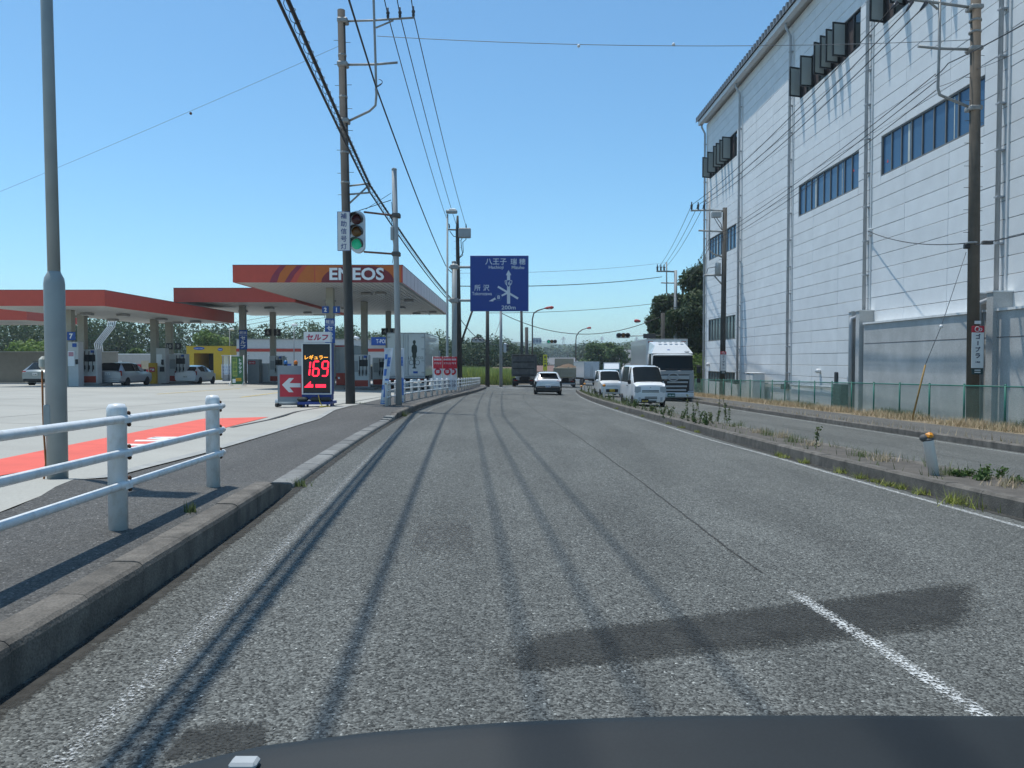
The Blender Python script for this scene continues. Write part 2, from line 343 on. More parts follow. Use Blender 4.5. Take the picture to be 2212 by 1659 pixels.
# red entry panel with the word IN, drain channel and joints in the forecourt
lot = bpy.data.objects['forecourt']
rp = [hit(-260, 1085, .05), hit(-260, 1045, .05), hit(0, 989, .05), hit(180, 953, .05), hit(440, 903, .05), hit(580, 900, .05), hit(490, 922, .05), hit(145, 1000, .05)]
b = MB(); b.add([(p.x, p.y, lotz(p.x, p.y)+.006) for p in rp], [tuple(range(len(rp)))]); b.build('painted_panel', 'paint_red', lot)
def lotpoly(pix, m, name, off=.010):
    ps = [hit(x, y, .05) for x, y in pix]; b = MB(); b.add([(p.x, p.y, lotz(p.x, p.y)+off) for p in ps], [tuple(range(len(ps)))]); return b.build(name, m, lot)
dd = lambda x, y: (x/1.843/1.8228, (1500+y/1.843)/1.8228)
for poly in ([(1120, 402), (1420, 402), (1440, 412), (1090, 412)], [(1060, 414), (1110, 404), (1330, 424), (1290, 434)], [(985, 424), (1330, 424), (1290, 435), (972, 435)], [(890, 452), (1190, 457), (1160, 468), (860, 464)]):
    lotpoly([dd(*p) for p in poly], 'paint_white', 'letter_stroke')
mat('drain', (.05, .05, .05), .8, var=.2)
def ribbon(pts, w, m, name, parent, zf, off):
    b = MB(); vs = []
    for i, p in enumerate(pts):
        t = (pts[min(i+1, len(pts)-1)]-pts[max(i-1, 0)]); n = Vector((-t.y, t.x, 0)).normalized()*w/2
        for q in (p-n, p+n): vs.append((q.x, q.y, zf(q.x, q.y)+off))
    b.add(vs, [(2*i, 2*i+1, 2*i+3, 2*i+2) for i in range(len(pts)-1)]); return b.build(name, m, parent)
ribbon([hit(500, 922, .05), hit(580, 906, .05), hit(640, 893, .05), hit(700, 884, .05), hit(760, 873, .05), hit(830, 860, .05)], .09, 'drain', 'drain_channel', lot, lotz, .007)
mat('joint', (.22, .21, .19), .9, var=.2)
for xx in range(-46, -6, 5): ribbon([Vector((xx, y, 0)) for y in range(10, 110, 10)], .03, 'joint', 'slab_joint', lot, lotz, .004)
for yy in (15, 21, 27, 33, 39, 52, 66, 80): ribbon([Vector((x, yy, 0)) for x in (-60, -40, -20, -7)], .03, 'joint', 'slab_joint', lot, lotz, .005)
mat('line_yellow', (.6, .42, .08), .7, var=.2, alpha=.4, als=20)
ribbon([hit(340, 851, .04), hit(520, 839, .04)], .12, 'line_yellow', 'bay_line', lot, lotz, .008)
ribbon([hit(520, 858, .04), hit(640, 843, .04)], .12, 'line_yellow', 'bay_line', lot, lotz, .008)
# ============================================================ the factory on the right
mat('alc_white', (.69, .71, .715), .75, var=.06, vs=1.2, orand=.035, fine=.05, fs=60, bump=.25, bs=90, streak=.2, scol=(.62, .64, .65), sscale=(2.2, 2.2, .12))
mat('joint_dark', (.07, .055, .055), .9, var=.2)
mat('pipe_grey', (.40, .42, .44), .5, var=.1, metal=0)
mat('frame_dark', (.03, .034, .036), .5, var=.1)
mat('frame_bronze', (.16, .155, .145), .45, var=.1)
mat('gutter_white', (.62, .63, .63), .6, var=.08)
mat('roof_metal', (.17, .175, .18), .5, var=.15)
mat('concrete_wall', (.43, .435, .425), .9, var=.16, vs=1.1, fine=.12, fs=25, streak=.5, scol=(.34, .345, .335), sscale=(1.6, 1.6, .35), bump=.2)
mat('concrete_cap', (.68, .68, .66), .8, var=.1)
mat('crack_white', (.5, .5, .48), .9, var=.1)
glass('pane_blue', (.05, .12, .22), .2); glass('pane_dark', (.02, .028, .03), .08); glass('pane_grey', (.12, .15, .15), .2)
glass('pane_pale', (.42, .46, .44), .3)
mat('curtain', (.55, .57, .52), .9, var=.12)
WA = math.atan(.008)
bld = thing('factory_building', 'tall white panelled factory with ribbon windows and grey downpipes behind the green fence', 'building', (16.1, 0, 0), WA)
BAY = [15.8, 25.1, 34.35, 43.65, 53.0, 62.3]; ZT = 20.15; ZB = -1.9
rows = {'b': (-1.3, .42), 0: (2.78, 4.48), 1: (9.15, 10.85), 2: (15.55, 17.3)}
wins = []                                             # (y0, y1, z0, z1, open?)
for k, bays in (('b', [4]), (0, [4]), (1, [0, 1, 2, 4]), (2, [0, 1, 2, 4])):
    for bi in bays: wins.append((BAY[bi]+1.05, BAY[bi+1]-1.05, rows[k][0], rows[k][1], k))
# backing wall, gable and far side so that the block is solid
bk = MB(); bk.bb((.13, 12, ZB), (22, 62.35, ZT)); bk.build('backing_wall', 'joint_dark', bld)
# ALC panels, row by row; openings are cut out of them
PZ = .6; z0 = 2.21-7*.6
rects = []
for bi in range(5):
    w = (BAY[bi+1]-BAY[bi])/3
    for k in range(3):
        ya, yb = BAY[bi]+k*w, BAY[bi]+(k+1)*w
        z = z0
        while z < ZT-.05:
            za, zb = z, min(z+PZ, ZT); pcs = [(ya, yb, za, zb)]
            for (wy0, wy1, wz0, wz1, _) in wins:
                new = []
                for (a, b_, c_, d_) in pcs:
                    if b_ <= wy0 or a >= wy1 or d_ <= wz0 or c_ >= wz1: new.append((a, b_, c_, d_)); continue
                    if a < wy0: new.append((a, wy0, c_, d_))
                    if b_ > wy1: new.append((wy1, b_, c_, d_))
                    if c_ < wz0: new.append((max(a, wy0), min(b_, wy1), c_, wz0))
                    if d_ > wz1: new.append((max(a, wy0), min(b_, wy1), wz1, d_))
                pcs = new
            rects += [r for r in pcs if r[1]-r[0] > .03 and r[3]-r[2] > .03]
            z += PZ
def seen(r):
    ym, zm = (r[0]+r[1])/2, (r[2]+r[3])/2
    x = 1106+F*15.9/ym; y = HZ-F*(zm-CH)/ym
    ok = x-F*15.9/ym*0 < 2260 and y > -40 and zm > -.6
    return ((r[1]-r[0])*(r[3]-r[2])/ym**3 if ok else 0)
rects.sort(key=seen, reverse=True)
cache = {}
def panel_box(mb, r):
    g = .009
    mb.bb((0, r[0]+g*.6, r[2]+g), (.14, r[1]-g*.6, r[3]-g))
for r in rects[:300]:
    key = (round(r[1]-r[0], 3), round(r[3]-r[2], 3))
    if key not in cache:
        cache[key] = MB().rbox((.07, 0, 0), (.14, key[0]-.008, key[1]-.018), .008).mesh('wall_panel')
    link('wall_panel', cache[key], 'alc_white', bld, (random.uniform(-.004, .004), (r[0]+r[1])/2, (r[2]+r[3])/2))
mb = MB()
for r in rects[300:]: panel_box(mb, r)
tag(mb.build('wall_panels_rest', 'alc_white', bld), kind='stuff')
# windows
nwin = 0
for (y0, y1, za, zb, k) in wins:
    wf = MB(); n = 9 if k in (1, 'b', 0) else 9; d = .05
    wf.bb((.03, y0, za), (.16, y0+d, zb)); wf.bb((.03, y1-d, za), (.16, y1, zb)); wf.bb((.03, y0+d, za), (.16, y1-d, za+.07)); wf.bb((.03, y0+d, zb-d), (.16, y1-d, zb))
    st = (y1-y0)/n
    for i in range(1, n): wf.bb((.05, y0+i*st-.03, za+.07), (.15, y0+i*st+.03, zb-d))
    fr = wf.build('window', 'frame_bronze' if k != 2 else 'frame_dark', bld)
    for i in range(n):
        a, b_ = y0+i*st+.03, y0+(i+1)*st-.03
        g = MB(); g.bb((.1, a, za+.07), (.112, b_, zb-d))
        openw = (k == 2 and i in (1, 2, 3, 4, 6, 8))
        pm = 'pane_blue' if k == 1 else 'pane_grey' if k in (0, 'b') else 'pane_dark'
        if not openw: g.build('pane', pm, fr)
        elif True:
            sh = MB(); L = b_-a                               # projecting casement, hinged on the side away from the eye
            rot = Matrix.Rotation(R(-74+random.uniform(-5, 5)), 3, 'Z'); hp = Vector((.05, b_, (za+zb)/2+.02)); hh = zb-za-.16
            def put(mb2, c, dm): mb2.box(hp+rot @ Vector(c), dm, rot)
            put(sh, (0, -.04, 0), (.05, .08, hh)); put(sh, (0, -L+.04, 0), (.05, .08, hh)); put(sh, (0, -L/2, hh/2-.04), (.05, L-.16, .08)); put(sh, (0, -L/2, -hh/2+.04), (.05, L-.16, .08))
            sh.build('casement', 'frame_dark', fr)
            pn = MB(); put(pn, (0, -L/2, 0), (.012, L-.16, hh-.16)); pn.build('pane', 'pane_pale', fr)
        if k == 1 and i in (2, 6):
            cb = MB(); cb.bb((.092, a+.05+(.2 if i == 2 else .1), za+.1), (.098, a+.3, zb-.1)); cb.build('curtain', 'curtain', fr)
    nwin += 1
mat('sticker_red', (.6, .05, .05), .6)
for (y, z) in ((41.9, 9.75), (36.1, 10.1), (32.9, 9.7)):
    s_ = MB(); s_.prism([(-.07, -.05), (.07, -.05), (0, .08)], .004, lambda u, v, w: (.094+w, y+u, z+v)); s_.build('sticker', 'sticker_red', bld)
# roof: folded metal sheets over the eave, box gutter
rf = MB(); prof = []; y = 12.0; pitch = .5
while y < 62.6:
    prof += [(y, 0), (y+.17, 0), (y+.25, .38), (y+.42, .38), (y+.5, 0)][:4]; y += pitch
top = [(p[0], ZT+.35+p[1]) for p in prof]
vs = [(-.72, a, b_) for a, b_ in top]+[(12, a, b_+.6) for a, b_ in top]; n = len(top)
rf.add(vs, [(i, i+1, n+i+1, n+i) for i in range(n-1)])
vs = [(-.715, a, b_) for a, b_ in top]+[(-.715, a, ZT+.3) for a, b_ in top]
rf.add(vs, [(i, i+1, n+i+1, n+i) for i in range(n-1)])
rfo = rf.build('roof', 'roof_metal', bld)
for i in range(0, n-3, 4):                            # light end caps between the ribs
    pass
gt = MB(); gt.bb((-.62, 12, ZT-.02), (-.3, 62.5, ZT+.28)); gt.build('gutter', 'gutter_white', bld)
sf = MB(); sf.bb((-.3, 12, ZT+.16), (.13, 62.4, ZT+.30)); sf.build('eave_soffit', 'gutter_white', bld)
# downpipes with brackets
for i, yb in enumerate(BAY[1:]):
    yb = min(yb, 62.15); zlo = 3.35 if i < 2 else (-.25 if i < 4 else -1.5)
    pp = MB(); pp.tube([(-.42, yb, ZT), (-.42, yb, ZT-.25), (-.16, yb, ZT-.75), (-.16, yb, zlo)], .075, 10); p = pp.build('downpipe', 'pipe_grey', bld)
    z = ZT-1.6; brm = MB().box((-.12, 0, 0), (.24, .2, .05)).mesh('pipe_bracket')
    while z > zlo+.4: link('pipe_bracket', brm, 'pipe_grey', p, (0, yb, z)); z -= 1.5
    rp2 = MB(); rp2.bb((-.05, yb-.3, zlo), (.001, yb-.22, ZT-1)); rp2.build('conduit', 'gutter_white', bld)
    if i < 2:
        lo = MB(); lo.tube([(-.16, yb, 3.45), (-.2, yb, 3.3), (-.72, yb+.0, 3.1), (-.72, yb, 2.8), (-.72, yb, -1.2)], .085, 10); lo.build('downpipe', 'pipe_grey', bld)
# low concrete storey projecting on the near bays
cw = MB(); cw.bb((-.5, 12, -1.9), (-.003, 33.6, 2.82)); cwo = cw.build('concrete_base', 'concrete_wall', bld)
cp = MB(); cp.bb((-.56, 12, 2.822), (-.003, 33.58, 2.9)); cp.build('coping', 'concrete_cap', bld)
for yb in BAY[1:3]:
    for dy, w in ((-.62, .34), (.12, .3)):
        q = MB(); q.bb((-.64, yb+dy, -1.9), (-.004, yb+dy+w, 3.42)); q.build('pilaster', 'concrete_wall', bld)
        q = MB(); q.bb((-.67, yb+dy-.02, 3.422), (-.004, yb+dy+w+.02, 3.47)); q.build('coping', 'concrete_cap', bld)
gr = MB(); gr.bb((-.506, 12, 1.98), (-.501, 33.5, 2.0)); gr.build('panel_groove', 'joint_dark', bld)
pl = MB(); pl.bb((-.06, 33.62, -1.9), (-.002, 62.3, -.35)); pl.build('plinth', 'gutter_white', bld)
pc = MB(); pc.tube([(-.12, 34, -.1), (-.12, 38, -.05), (-.12, 43.2, -.12)], .05, 8); pc.tube([(-.12, 44.2, -.1), (-.12, 48, -.16), (-.12, 51.5, -.1)], .05, 8); pc.build('conduit', 'gutter_white', bld)
for y in (33.95, 43.75, 53.1):
    q = MB(); q.rbox((-.22, y, -.22), (.34, .5, .3), .02); q.build('junction_box', 'frame_dark', bld)
vh = MB(); vh.prism([(0, -.25), (-.32, -.25), (-.32, -.05), (-.22, .15), (0, .25)], .5, lambda u, v, w: (u-.002, 35.1+w, .55+v)); vh.build('vent_hood', 'gutter_white', bld)
vh = MB(); vh.rbox((-.1, 34.35, .5), (.2, .35, .5), .02); vh.build('vent_box', 'frame_dark', bld)
vh = MB(); vh.sphere((-.12, 39.4, .72), .15, 12, 8, (1, 1, .8)); vh.build('vent_cowl', 'gutter_white', bld)
vh = MB(); vh.rbox((-.04, 37.4, .42), (.08, .3, .55), .02); vh.build('louvre', 'frame_dark', bld)
vh = MB(); vh.sphere((-.12, 60.9, .95), .15, 12, 8); vh.build('vent_cowl', 'gutter_white', bld)
br = MB(); br.rbox((-.08, 34.05, 6.9), (.16, .12, .3), .02); br.build('cable_bracket', 'gutter_white', bld)
# electrical cabinet beside the wall
ec = thing('electrical_cabinet', 'white steel electrical cabinet standing against the factory wall behind the fence', 'cabinet', (15.05, 47.6, G(15, 47.6)+.1))
MB().rbox((0, 0, .85), (.7, 1.5, 1.7), .02).build('cabinet_body', 'gutter_white', ec)
MB().rbox((0, 0, 1.73), (.8, 1.6, .05), .015).build('cabinet_roof', 'gutter_white', ec)
for s_ in (-.37, .37): MB().rbox((-.36, s_, .9), (.025, .68, 1.5), .01).build('cabinet_door', 'gutter_white', ec)
gb = thing('equipment_box', 'dark green slatted equipment box beside the concrete pilaster behind the fence', 'box', (15.0, 34.9, G(15, 35)+.1))
MB().rbox((0, 0, .6), (.5, .9, 1.2), .02).build('box_body', mat('box_green', (.05, .09, .075), .6), gb)
for i in range(6): MB().box((-.265, 0, .2+i*.16), (.03, .8, .08)).build('slat', 'box_green', gb)
# chain-link fence
mat('fence_green', (.03, .16, .12), .5, var=.15); mat('wire_green', (.16, .30, .26), .5, var=.15)
fn = thing('chain_link_fence', 'green chain-link fence running along the verge in front of the factory', 'fence', (0, 0, 0))
FX = lambda y: 14.12+.008*max(0, y-30)
fy = [14+i*2.0 for i in range(28)]
pm_ = MB().cyl((0, 0, -.1), (0, 0, 1.26), .032, n=8).sphere((0, 0, 1.26), .035, 8, 4).mesh('post')
for y in fy: link('post', pm_, 'fence_green', fn, (FX(y), y, G(FX(y), y)+.13))
for a, b_ in zip(fy, fy[1:]):
    za, zb = G(FX(a), a)+.13, G(FX(b_), b_)+.13
    MB().cyl((FX(a), a, za+1.22), (FX(b_), b_, zb+1.22), .024, n=6).build('top_rail', 'fence_green', fn)
    ms = MB(); nn = 36; H = 1.17; sp = 2.0/nn; hh = H
    for s_ in (1, -1):
        for i in range(-22, nn+1):
            y0 = i*sp; y1 = y0+hh*.95
            t0 = max(0, -y0/(y1-y0)); t1 = min(1, (2-y0)/(y1-y0))
            if t1-t0 < .02: continue
            def pt(t):
                u = y0+(y1-y0)*t; u = u if s_ > 0 else 2-u; yy = a+u
                return (FX(yy), yy, za+(zb-za)*u/2+.03+H*t)
            ms.tube([pt(t0), pt(t1)], .0022, 3, cap=False)
    tag(ms.build('wire_mesh', 'wire_green', fn))
# ============================================================ pavement railings, poles, signs, wires
mat('rail_white', (.70, .72, .725), .35, var=.06, vs=5, spec=.5, streak=.4, scol=(.34, .28, .2), sscale=(16, 16, 9))
mat('rust', (.10, .05, .03), .9, var=.4, vs=30); mat('tape_orange', (.42, .22, .06), .6)
mat('pole_concrete', (.06, .058, .052), .85, var=.18, vs=2.5, streak=.35, scol=(.07, .065, .06), sscale=(9, 9, .5), fine=.12)  # base colour darkened: the tall station-side pole's backlit shade is put into it
mat('pole_light', (.36, .38, .385), .6, var=.1, vs=3, streak=.35, scol=(.2, .2, .19), sscale=(9, 9, .7))
mat('lamp_grey', (.29, .325, .33), .5, var=.1, vs=3, streak=.15, scol=(.2, .2, .2))
mat('steel', (.30, .30, .29), .55, var=.2, vs=8, metal=.2); mat('steel_dark', (.10, .095, .09), .7, var=.25, vs=10)
mat('wire', (.02, .02, .022), .6, var=0); mat('wire_grey', (.16, .17, .18), .6, var=0)
mat('insulator', (.05, .05, .055), .3); mat('white_paint', (.75, .76, .76), .4, var=.05); mat('black_plastic', (.02, .02, .022), .5)
mat('rust_arm', (.17, .09, .065), .8, var=.35, vs=12)
def guard_rail(name, label, pts, heights, hp, ends=True, r=.026, pr=.058, first_double=False):
    t = thing(name, label, 'guard rail', (0, 0, 0))
    pm = MB().lathe((0, 0, 0), [(pr, -.1), (pr, hp-.085), (pr*1.03, hp-.08), (pr*1.03, hp-.03), (pr*.8, hp-.005), (.01, hp)], 16).mesh('post')
    tm = MB().lathe((0, 0, hp-.118), [(pr*1.05, 0), (pr*1.05, .03)], 16).mesh('band')
    dm = MB().sphere((0, 0, 0), .016, 6, 4).mesh('bolt')
    for p in pts:
        po = link('post', pm, 'rail_white', t, p); link('band', tm, 'tape_orange', po)
    for h in heights:
        q = [Vector(p)+Vector((0, 0, h)) for p in pts]
        side = (q[1]-q[0]).cross(Vector((0, 0, 1))).normalized()*(pr*.8)
        q = [a+side for a in q]; d0 = (q[0]-q[1]).normalized()*(.14 if ends else 0); d1 = (q[-1]-q[-2]).normalized()*.14
        MB().tube([q[0]+d0]+q+[q[-1]+d1], r, 12).build('rail', 'rail_white', t)
        for a in q:
            MB().box(a-side*.45+Vector((0, 0, -.01)), (abs(side.x)+.05, .09, .03)).build('bracket', 'rail_white', t)
            link('bolt', dm, 'rust', t, a+Vector((0, 0, -r-.012))+d1*.5); link('bolt', dm, 'rust', t, a+Vector((0, 0, r+.008))+d1*.45)
    return t
b1, b2 = hit(256, 1141, .19), hit(461, 1048, .19)
st = b2-b1; near = [b1-st*2, b1-st, b1, b2]
near = [Vector((p.x, p.y, G(p.x, p.y)+hL(p.y))) for p in near]
guard_rail('guard_rail', 'white three-rail guard pipe ending beside the station entry marking', near, [.70, .485, .28], .80)
FXL = lambda y: KL(y)-.80
ys_ = [24.2, 24.75]+[26.3+i*2.0 for i in range(23)]
far = [Vector((FXL(y), y, G(FXL(y), y)+hL(y)-.01)) for y in ys_]
guard_rail('guard_rail', 'long white guard pipe with many posts below the blue direction sign', far, [.70, .485, .28], .80)
# ---- grey lamp post by the forecourt
lb = hit(125, 1045, .06)
lp = thing('lamp_post', 'thick grey lamp post with swollen lower half at the forecourt edge', 'lamp post', lb)
MB().lathe((0, 0, 0), [(.092, -.1), (.092, 1.93), (.085, 1.985), (.062, 2.03), (.055, 2.05)], 20).build('pole_base', 'lamp_grey', lp)
MB().tube([(0, 0, 2.0), (-.04, 0, 6.3)], [.056, .05], 16).build('pole_shaft', 'lamp_grey', lp)
MB().rbox((-.04, -.085, .62), (.07, .02, .3), .008).build('hatch', 'lamp_grey', lp)
MB().rbox((.1, -.1, 6.36), (.55, .3, .14), .03).build('lamp_head', 'lamp_grey', lp)
sb = MB(); sb.rbox((-.115, 0, 1.17), (.075, .1, .13), .03); sb.build('socket_cover', mat('pale_plastic', (.5, .5, .44), .5), lp)
MB().rbox((-.075, .02, 1.12), (.04, .08, .2), .01).build('socket_back', 'black_plastic', lp)
cb = thing('extension_cable', 'orange cable hanging down beside the thick grey lamp post', 'cable', lb)
MB().tube([(-.12, -.02, 1.1), (-.12, -.02, .8), (-.115, -.02, .5), (-.1, -.02, .2), (-.12, -.03, .02)], .009, 6).build('cable_cord', mat('orange_cord', (.35, .13, .04), .6), cb)
MB().tube([(-.3+.1*math.cos(t), -.05+.07*math.sin(t), .012+.004*t) for t in np.linspace(0, 12.5, 40)], .01, 5).build('cable_coil', mat('yellow_cord', (.65, .5, .05), .6), cb)
# ---- utility poles
def pole_steps(t, a, b, n, r):
    me = MB().cyl((0, 0, 0), (.17, 0, 0), .009, n=5).mesh('step_bolt')
    for i in range(n):
        q = a.lerp(b, i/(n-1))
        for s_ in ((1, -1) if i % 2 else (1, -1)):
            o = link('step_bolt', me, 'steel_dark', t, q+Vector((s_*r*.8, 0, random.uniform(-.05, .05)))); o.rotation_euler = (0, 0, 0 if s_ > 0 else math.pi)
def pole_bands(t, pts, r):
    me = MB().lathe((0, 0, -.03), [(r, 0), (r, .06)], 14).mesh('band')
    for p in pts: link('band', me, 'steel', t, p)
insm = MB().lathe((0, 0, 0), [(.035, 0), (.05, .06), (.05, .1), (.035, .12), (.06, .15), (.06, .2), (.03, .24), (.028, .34), (.01, .36)], 10).mesh('insulator')
def rel(t, p): return Vector(p)-Vector(t.location)
DA = 24.9
A0 = hit(757, 877, .06)
pa = thing('utility_pole', 'tall dark concrete utility pole with the auxiliary signal panel, tarred near the price board', 'utility pole', A0)
at_ = lambda x, y, d=DA: rel(pa, P(x, y, d))
DA = A0.y
MB().tube([(0, 0, -.2), at_(757, 860, DA), at_(737, 22, DA)], [.16, .158, .122], 18).build('pole_shaft', 'pole_concrete', pa)
for pts, r in (([at_(744, 46, DA), at_(808, 44, DA), at_(896, 38, DA)], .035), ([at_(742, 140, DA), at_(812, 139, DA), at_(859, 135, DA)], .04),
               ([at_(803, -130, DA), at_(807, 0, DA), at_(811, 130, DA), at_(813, 205, DA), at_(811, 228, DA), at_(798, 240, DA), at_(750, 263, DA)], .04), ([at_(812, 60, DA), at_(850, 44, DA)], .03)):
    MB().tube(pts, r, 8).build('crossarm', 'steel', pa)
for q in ((745, 46), (745, 140), (748, 262)): MB().rbox(at_(q[0]-4, q[1], DA), (.34, .34, .16), .03).build('clamp', 'steel', pa)
for q in ((838, 40), (864, 39), (893, 37)): link('insulator', insm, 'insulator', pa, at_(*q, DA))
for y in (120, 210, 330, 395, 460): 
    r = .126+.034*(y-22)/850; pole_bands(pa, [at_(737+20*(y-22)/838, y, DA)], r+.012)
pole_steps(pa, at_(739, 90, DA), at_(748, 420, DA), 8, .13)
for pts in ([at_(752, 402, DA), at_(800, 396, DA)], [at_(752, 420, DA), at_(800, 416, DA)], [at_(754, 440, DA), at_(797, 400, DA)], [at_(797, 396, DA), at_(797, 416, DA)]):
    MB().tube(pts, .03, 6).build('cable_bracket', 'steel', pa)
MB().tube([at_(818, 178, DA)+Vector((.12*math.sin(t*1.3), 0, -.02*t+.1*math.cos(t))) for t in np.linspace(0, 9, 24)], .012, 5).build('cable_loop', 'wire', pa)
# ---- auxiliary traffic signal on its pole
SG = hit(862, 876, .15); DS = SG.y
sp_ = thing('signal_pole', 'slim pale grey steel pole holding the auxiliary green traffic light', 'signal pole', SG)
as_ = lambda x, y, d=None: rel(sp_, P(x, y, d or DS))
MB().tube([(0, 0, -.1), as_(855.5, 540), as_(851.5, 368)], [.098, .088, .08], 16).build('pole_shaft', 'pole_light', sp_)
MB().lathe(as_(851.5, 368), [(.085, 0), (.085, .05), (.03, .08)], 14).build('pole_cap', 'pole_light', sp_)
for y0, y1 in ((458, 466), (544, 549)):
    MB().tube([as_(786, y0), as_(856, y1)], .032, 8).build('arm', 'rust_arm', sp_)
    MB().rbox(as_(856, y1), (.26, .26, .14), .02).build('clamp', 'steel_dark', sp_)
MB().rbox(as_(847.5, 505)+Vector((0, -.06, 0)), (.09, .12, .42), .015).build('control_box', 'pole_light', sp_)
MB().tube([as_(845, 432), as_(800, 447), as_(775, 455)], .012, 5).build('cable', 'wire', sp_)
MB().tube([as_(845, 417), as_(790, 452)], .008, 5).build('stay_wire', 'wire', sp_)
MB().tube([as_(846, 436), as_(848, 460), as_(846, 490)], .01, 5).build('cable', 'wire', sp_)
MB().tube([as_(848, 515), as_(850, 528), as_(849, 560), as_(847, 570)], .008, 5).build('cable', 'wire', sp_)
glass('lens_red', (.07, .012, .015), .25); glass('lens_amber', (.16, .075, .015), .25)
mat('lens_green', (.02, .3, .18), .2, emit=.28, ecol=(.01, .42, .24)); mat('housing', (.60, .65, .68), .45, var=.06)
sg = thing('traffic_light', 'vertical three-lens traffic light showing green beside the blue-lettered panel', 'traffic light', P(771, 546, DS))
H = 90*DS/F; Wd = 30*DS/F
prof = [(Wd/2*math.cos(t), Wd/2*math.sin(t)) for t in np.linspace(0, math.pi, 12)]
poly = [(x, H-Wd/2+y) for x, y in prof]+[(-x, Wd/2-y) for x, y in prof]
MB().prism(poly, .2, lambda u, v, w: (u+.02, w, v)).build('housing', 'housing', sg)
for i, lm_ in enumerate(('lens_green', 'lens_amber', 'lens_red')):
    zc = Wd*.62+i*(H-Wd*1.24)/2
    le = MB(); le.lathe((0, -.02, zc), [(.17, .02), (.16, -.005), (.09, -.03), (.01, -.04)], 20, 'y'); le.build('lens', lm_, sg)
    hd = MB(); n = 20; vs = []
    for k in range(n+1):
        t = math.pi*1.28*(k/n-.5)+math.pi/2; 
        dep = .3*(.35+.65*math.sin(max(0, min(math.pi, (t)))) if 0 <= t <= math.pi else .35*.3)
        for rr in (.205, .19):
            vs += [(rr*math.cos(t), -.0, zc+rr*math.sin(t)), (rr*math.cos(t)-.03, -dep, zc+rr*math.sin(t)-.02)]
    fs = []
    for k in range(n):
        a = k*4; b_ = a+4; fs += [(a, a+1, b_+1, b_), (a+2, b_+2, b_+3, a+3), (a+1, a+3, b_+3, b_+1)]
    hd.add(vs, fs); hd.build('hood', mat('hood_dark', (.05, .06, .06), .5), sg)
mat('sign_white', (.70, .70, .68), .5, var=.06); mat('sign_navy', (.02, .055, .22), .5)
sn = thing('signal_nameplate', 'narrow white panel with blue vertical Japanese lettering beside the traffic light', 'sign', P(743, 542, DS-.25))
hs = 83*DS/F; ws = 27*DS/F
MB().rbox((0, 0, hs/2), (ws, .03, hs), .006).build('board', 'sign_white', sn)
for (cx, cz, dx, dz) in ((-ws/2+.008, hs/2, .016, hs), (ws/2-.008, hs/2, .016, hs), (0, .008, ws-.034, .016), (0, hs-.008, ws-.034, .016)): MB().box((cx, -.017, cz), (dx, .004, dz)).build('border', 'sign_navy', sn)
for i, ch in enumerate('補助信号灯'): text('lettering', ch, hs*.152, 'sign_navy', sn, (0, -.018, hs*(.885-.193*i)), bold=.008)
# ---- second lamp, sign gantry, pole B
LB = Vector((P(966, 800, 46).x, 46, 0)); LB.z = G(LB.x, 46)+.15
l2 = thing('lamp_post', 'slender grey street lamp with flat box head in front of the direction sign pole', 'lamp post', LB)
tp = rel(l2, P(966.5, 463, 46)); MB().tube([(0, 0, -.1), (0, 0, 1.2), tp], [.085, .08, .055], 12).build('pole_shaft', 'lamp_grey', l2)
MB().rbox(tp+Vector((.25, 0, .15)), (.68, .3, .2), .05).build('lamp_head', 'lamp_grey', l2)
MB().rbox(tp+Vector((.3, 0, .28)), (.4, .24, .08), .03).build('lamp_cover', 'white_paint', l2)
DG = 50.0
SP = Vector((P(981.5, 800, DG).x, DG, 0)); SP.z = G(SP.x, DG)+.15
gs = thing('direction_sign', 'large blue road direction sign on a thick grey pole with two arms', 'road sign', SP)
ag = lambda x, y, d=DG: rel(gs, P(x, y, d))
mat('sign_blue', (.012, .05, .27), .45, var=.04); mat('sign_text', (.62, .68, .74), .5, var=.03)
MB().cyl((0, 0, -.1), ag(981.5, 567), .175, .165, 18).build('pole_shaft', 'lamp_grey', gs)
MB().lathe(ag(981.5, 567), [(.18, 0), (.18, .06), (.05, .1)], 18).build('pole_cap', 'lamp_grey', gs)
for y in (577, 649):
    MB().cyl(ag(970, y), ag(1062, y), .085, n=12).build('arm', 'pole_light', gs)
    MB().rbox(ag(981.5, y), (.5, .46, .3), .03).build('clamp', 'steel', gs)
bx0, bx1, by0, by1 = ag(1015, 0).x, ag(1142, 0).x, ag(0, 673).z, ag(0, 553).z
MB().rbox(((bx0+bx1)/2, -.2, (by0+by1)/2), (bx1-bx0, .06, by1-by0), .02).build('board', 'sign_blue', gs)
for i in range(4): MB().box((bx0+(bx1-bx0)*(i+.5)/4, -.13, (by0+by1)/2), (.06, .06, (by1-by0)*.94)).build('back_rib', 'pole_light', gs)
for (a, b_) in (((bx0+.03, by0+.03), (bx1-.03, by0+.055)), ((bx0+.03, by1-.055), (bx1-.03, by1-.03)), ((bx0+.03, by0+.06), (bx0+.055, by1-.06)), ((bx1-.055, by0+.06), (bx1-.03, by1-.06))):
    MB().bb((a[0], -.236, a[1]), (b_[0], -.231, b_[1])).build('border', mat('sign_border', (.05, .13, .3), .5), gs)
c4 = lambda x, y: ag((1700+x*.3917)/1.8228, (950+y*.3917)/1.8228)       # crop pixels of the sign
def stext(s, x0, x1, y0, y1, **k):
    a, b_ = c4(x0, y1), c4(x1, y0); text('lettering', s, b_.z-a.z, 'sign_text', gs, ((a.x+b_.x)/2, -.236, (a.z+b_.z)/2), width=b_.x-a.x, **k)
stext('八王子', 540, 752, 178, 240, bold=.012); stext('瑞', 792, 855, 178, 242, bold=.012); stext('穂', 878, 942, 178, 240, bold=.012)
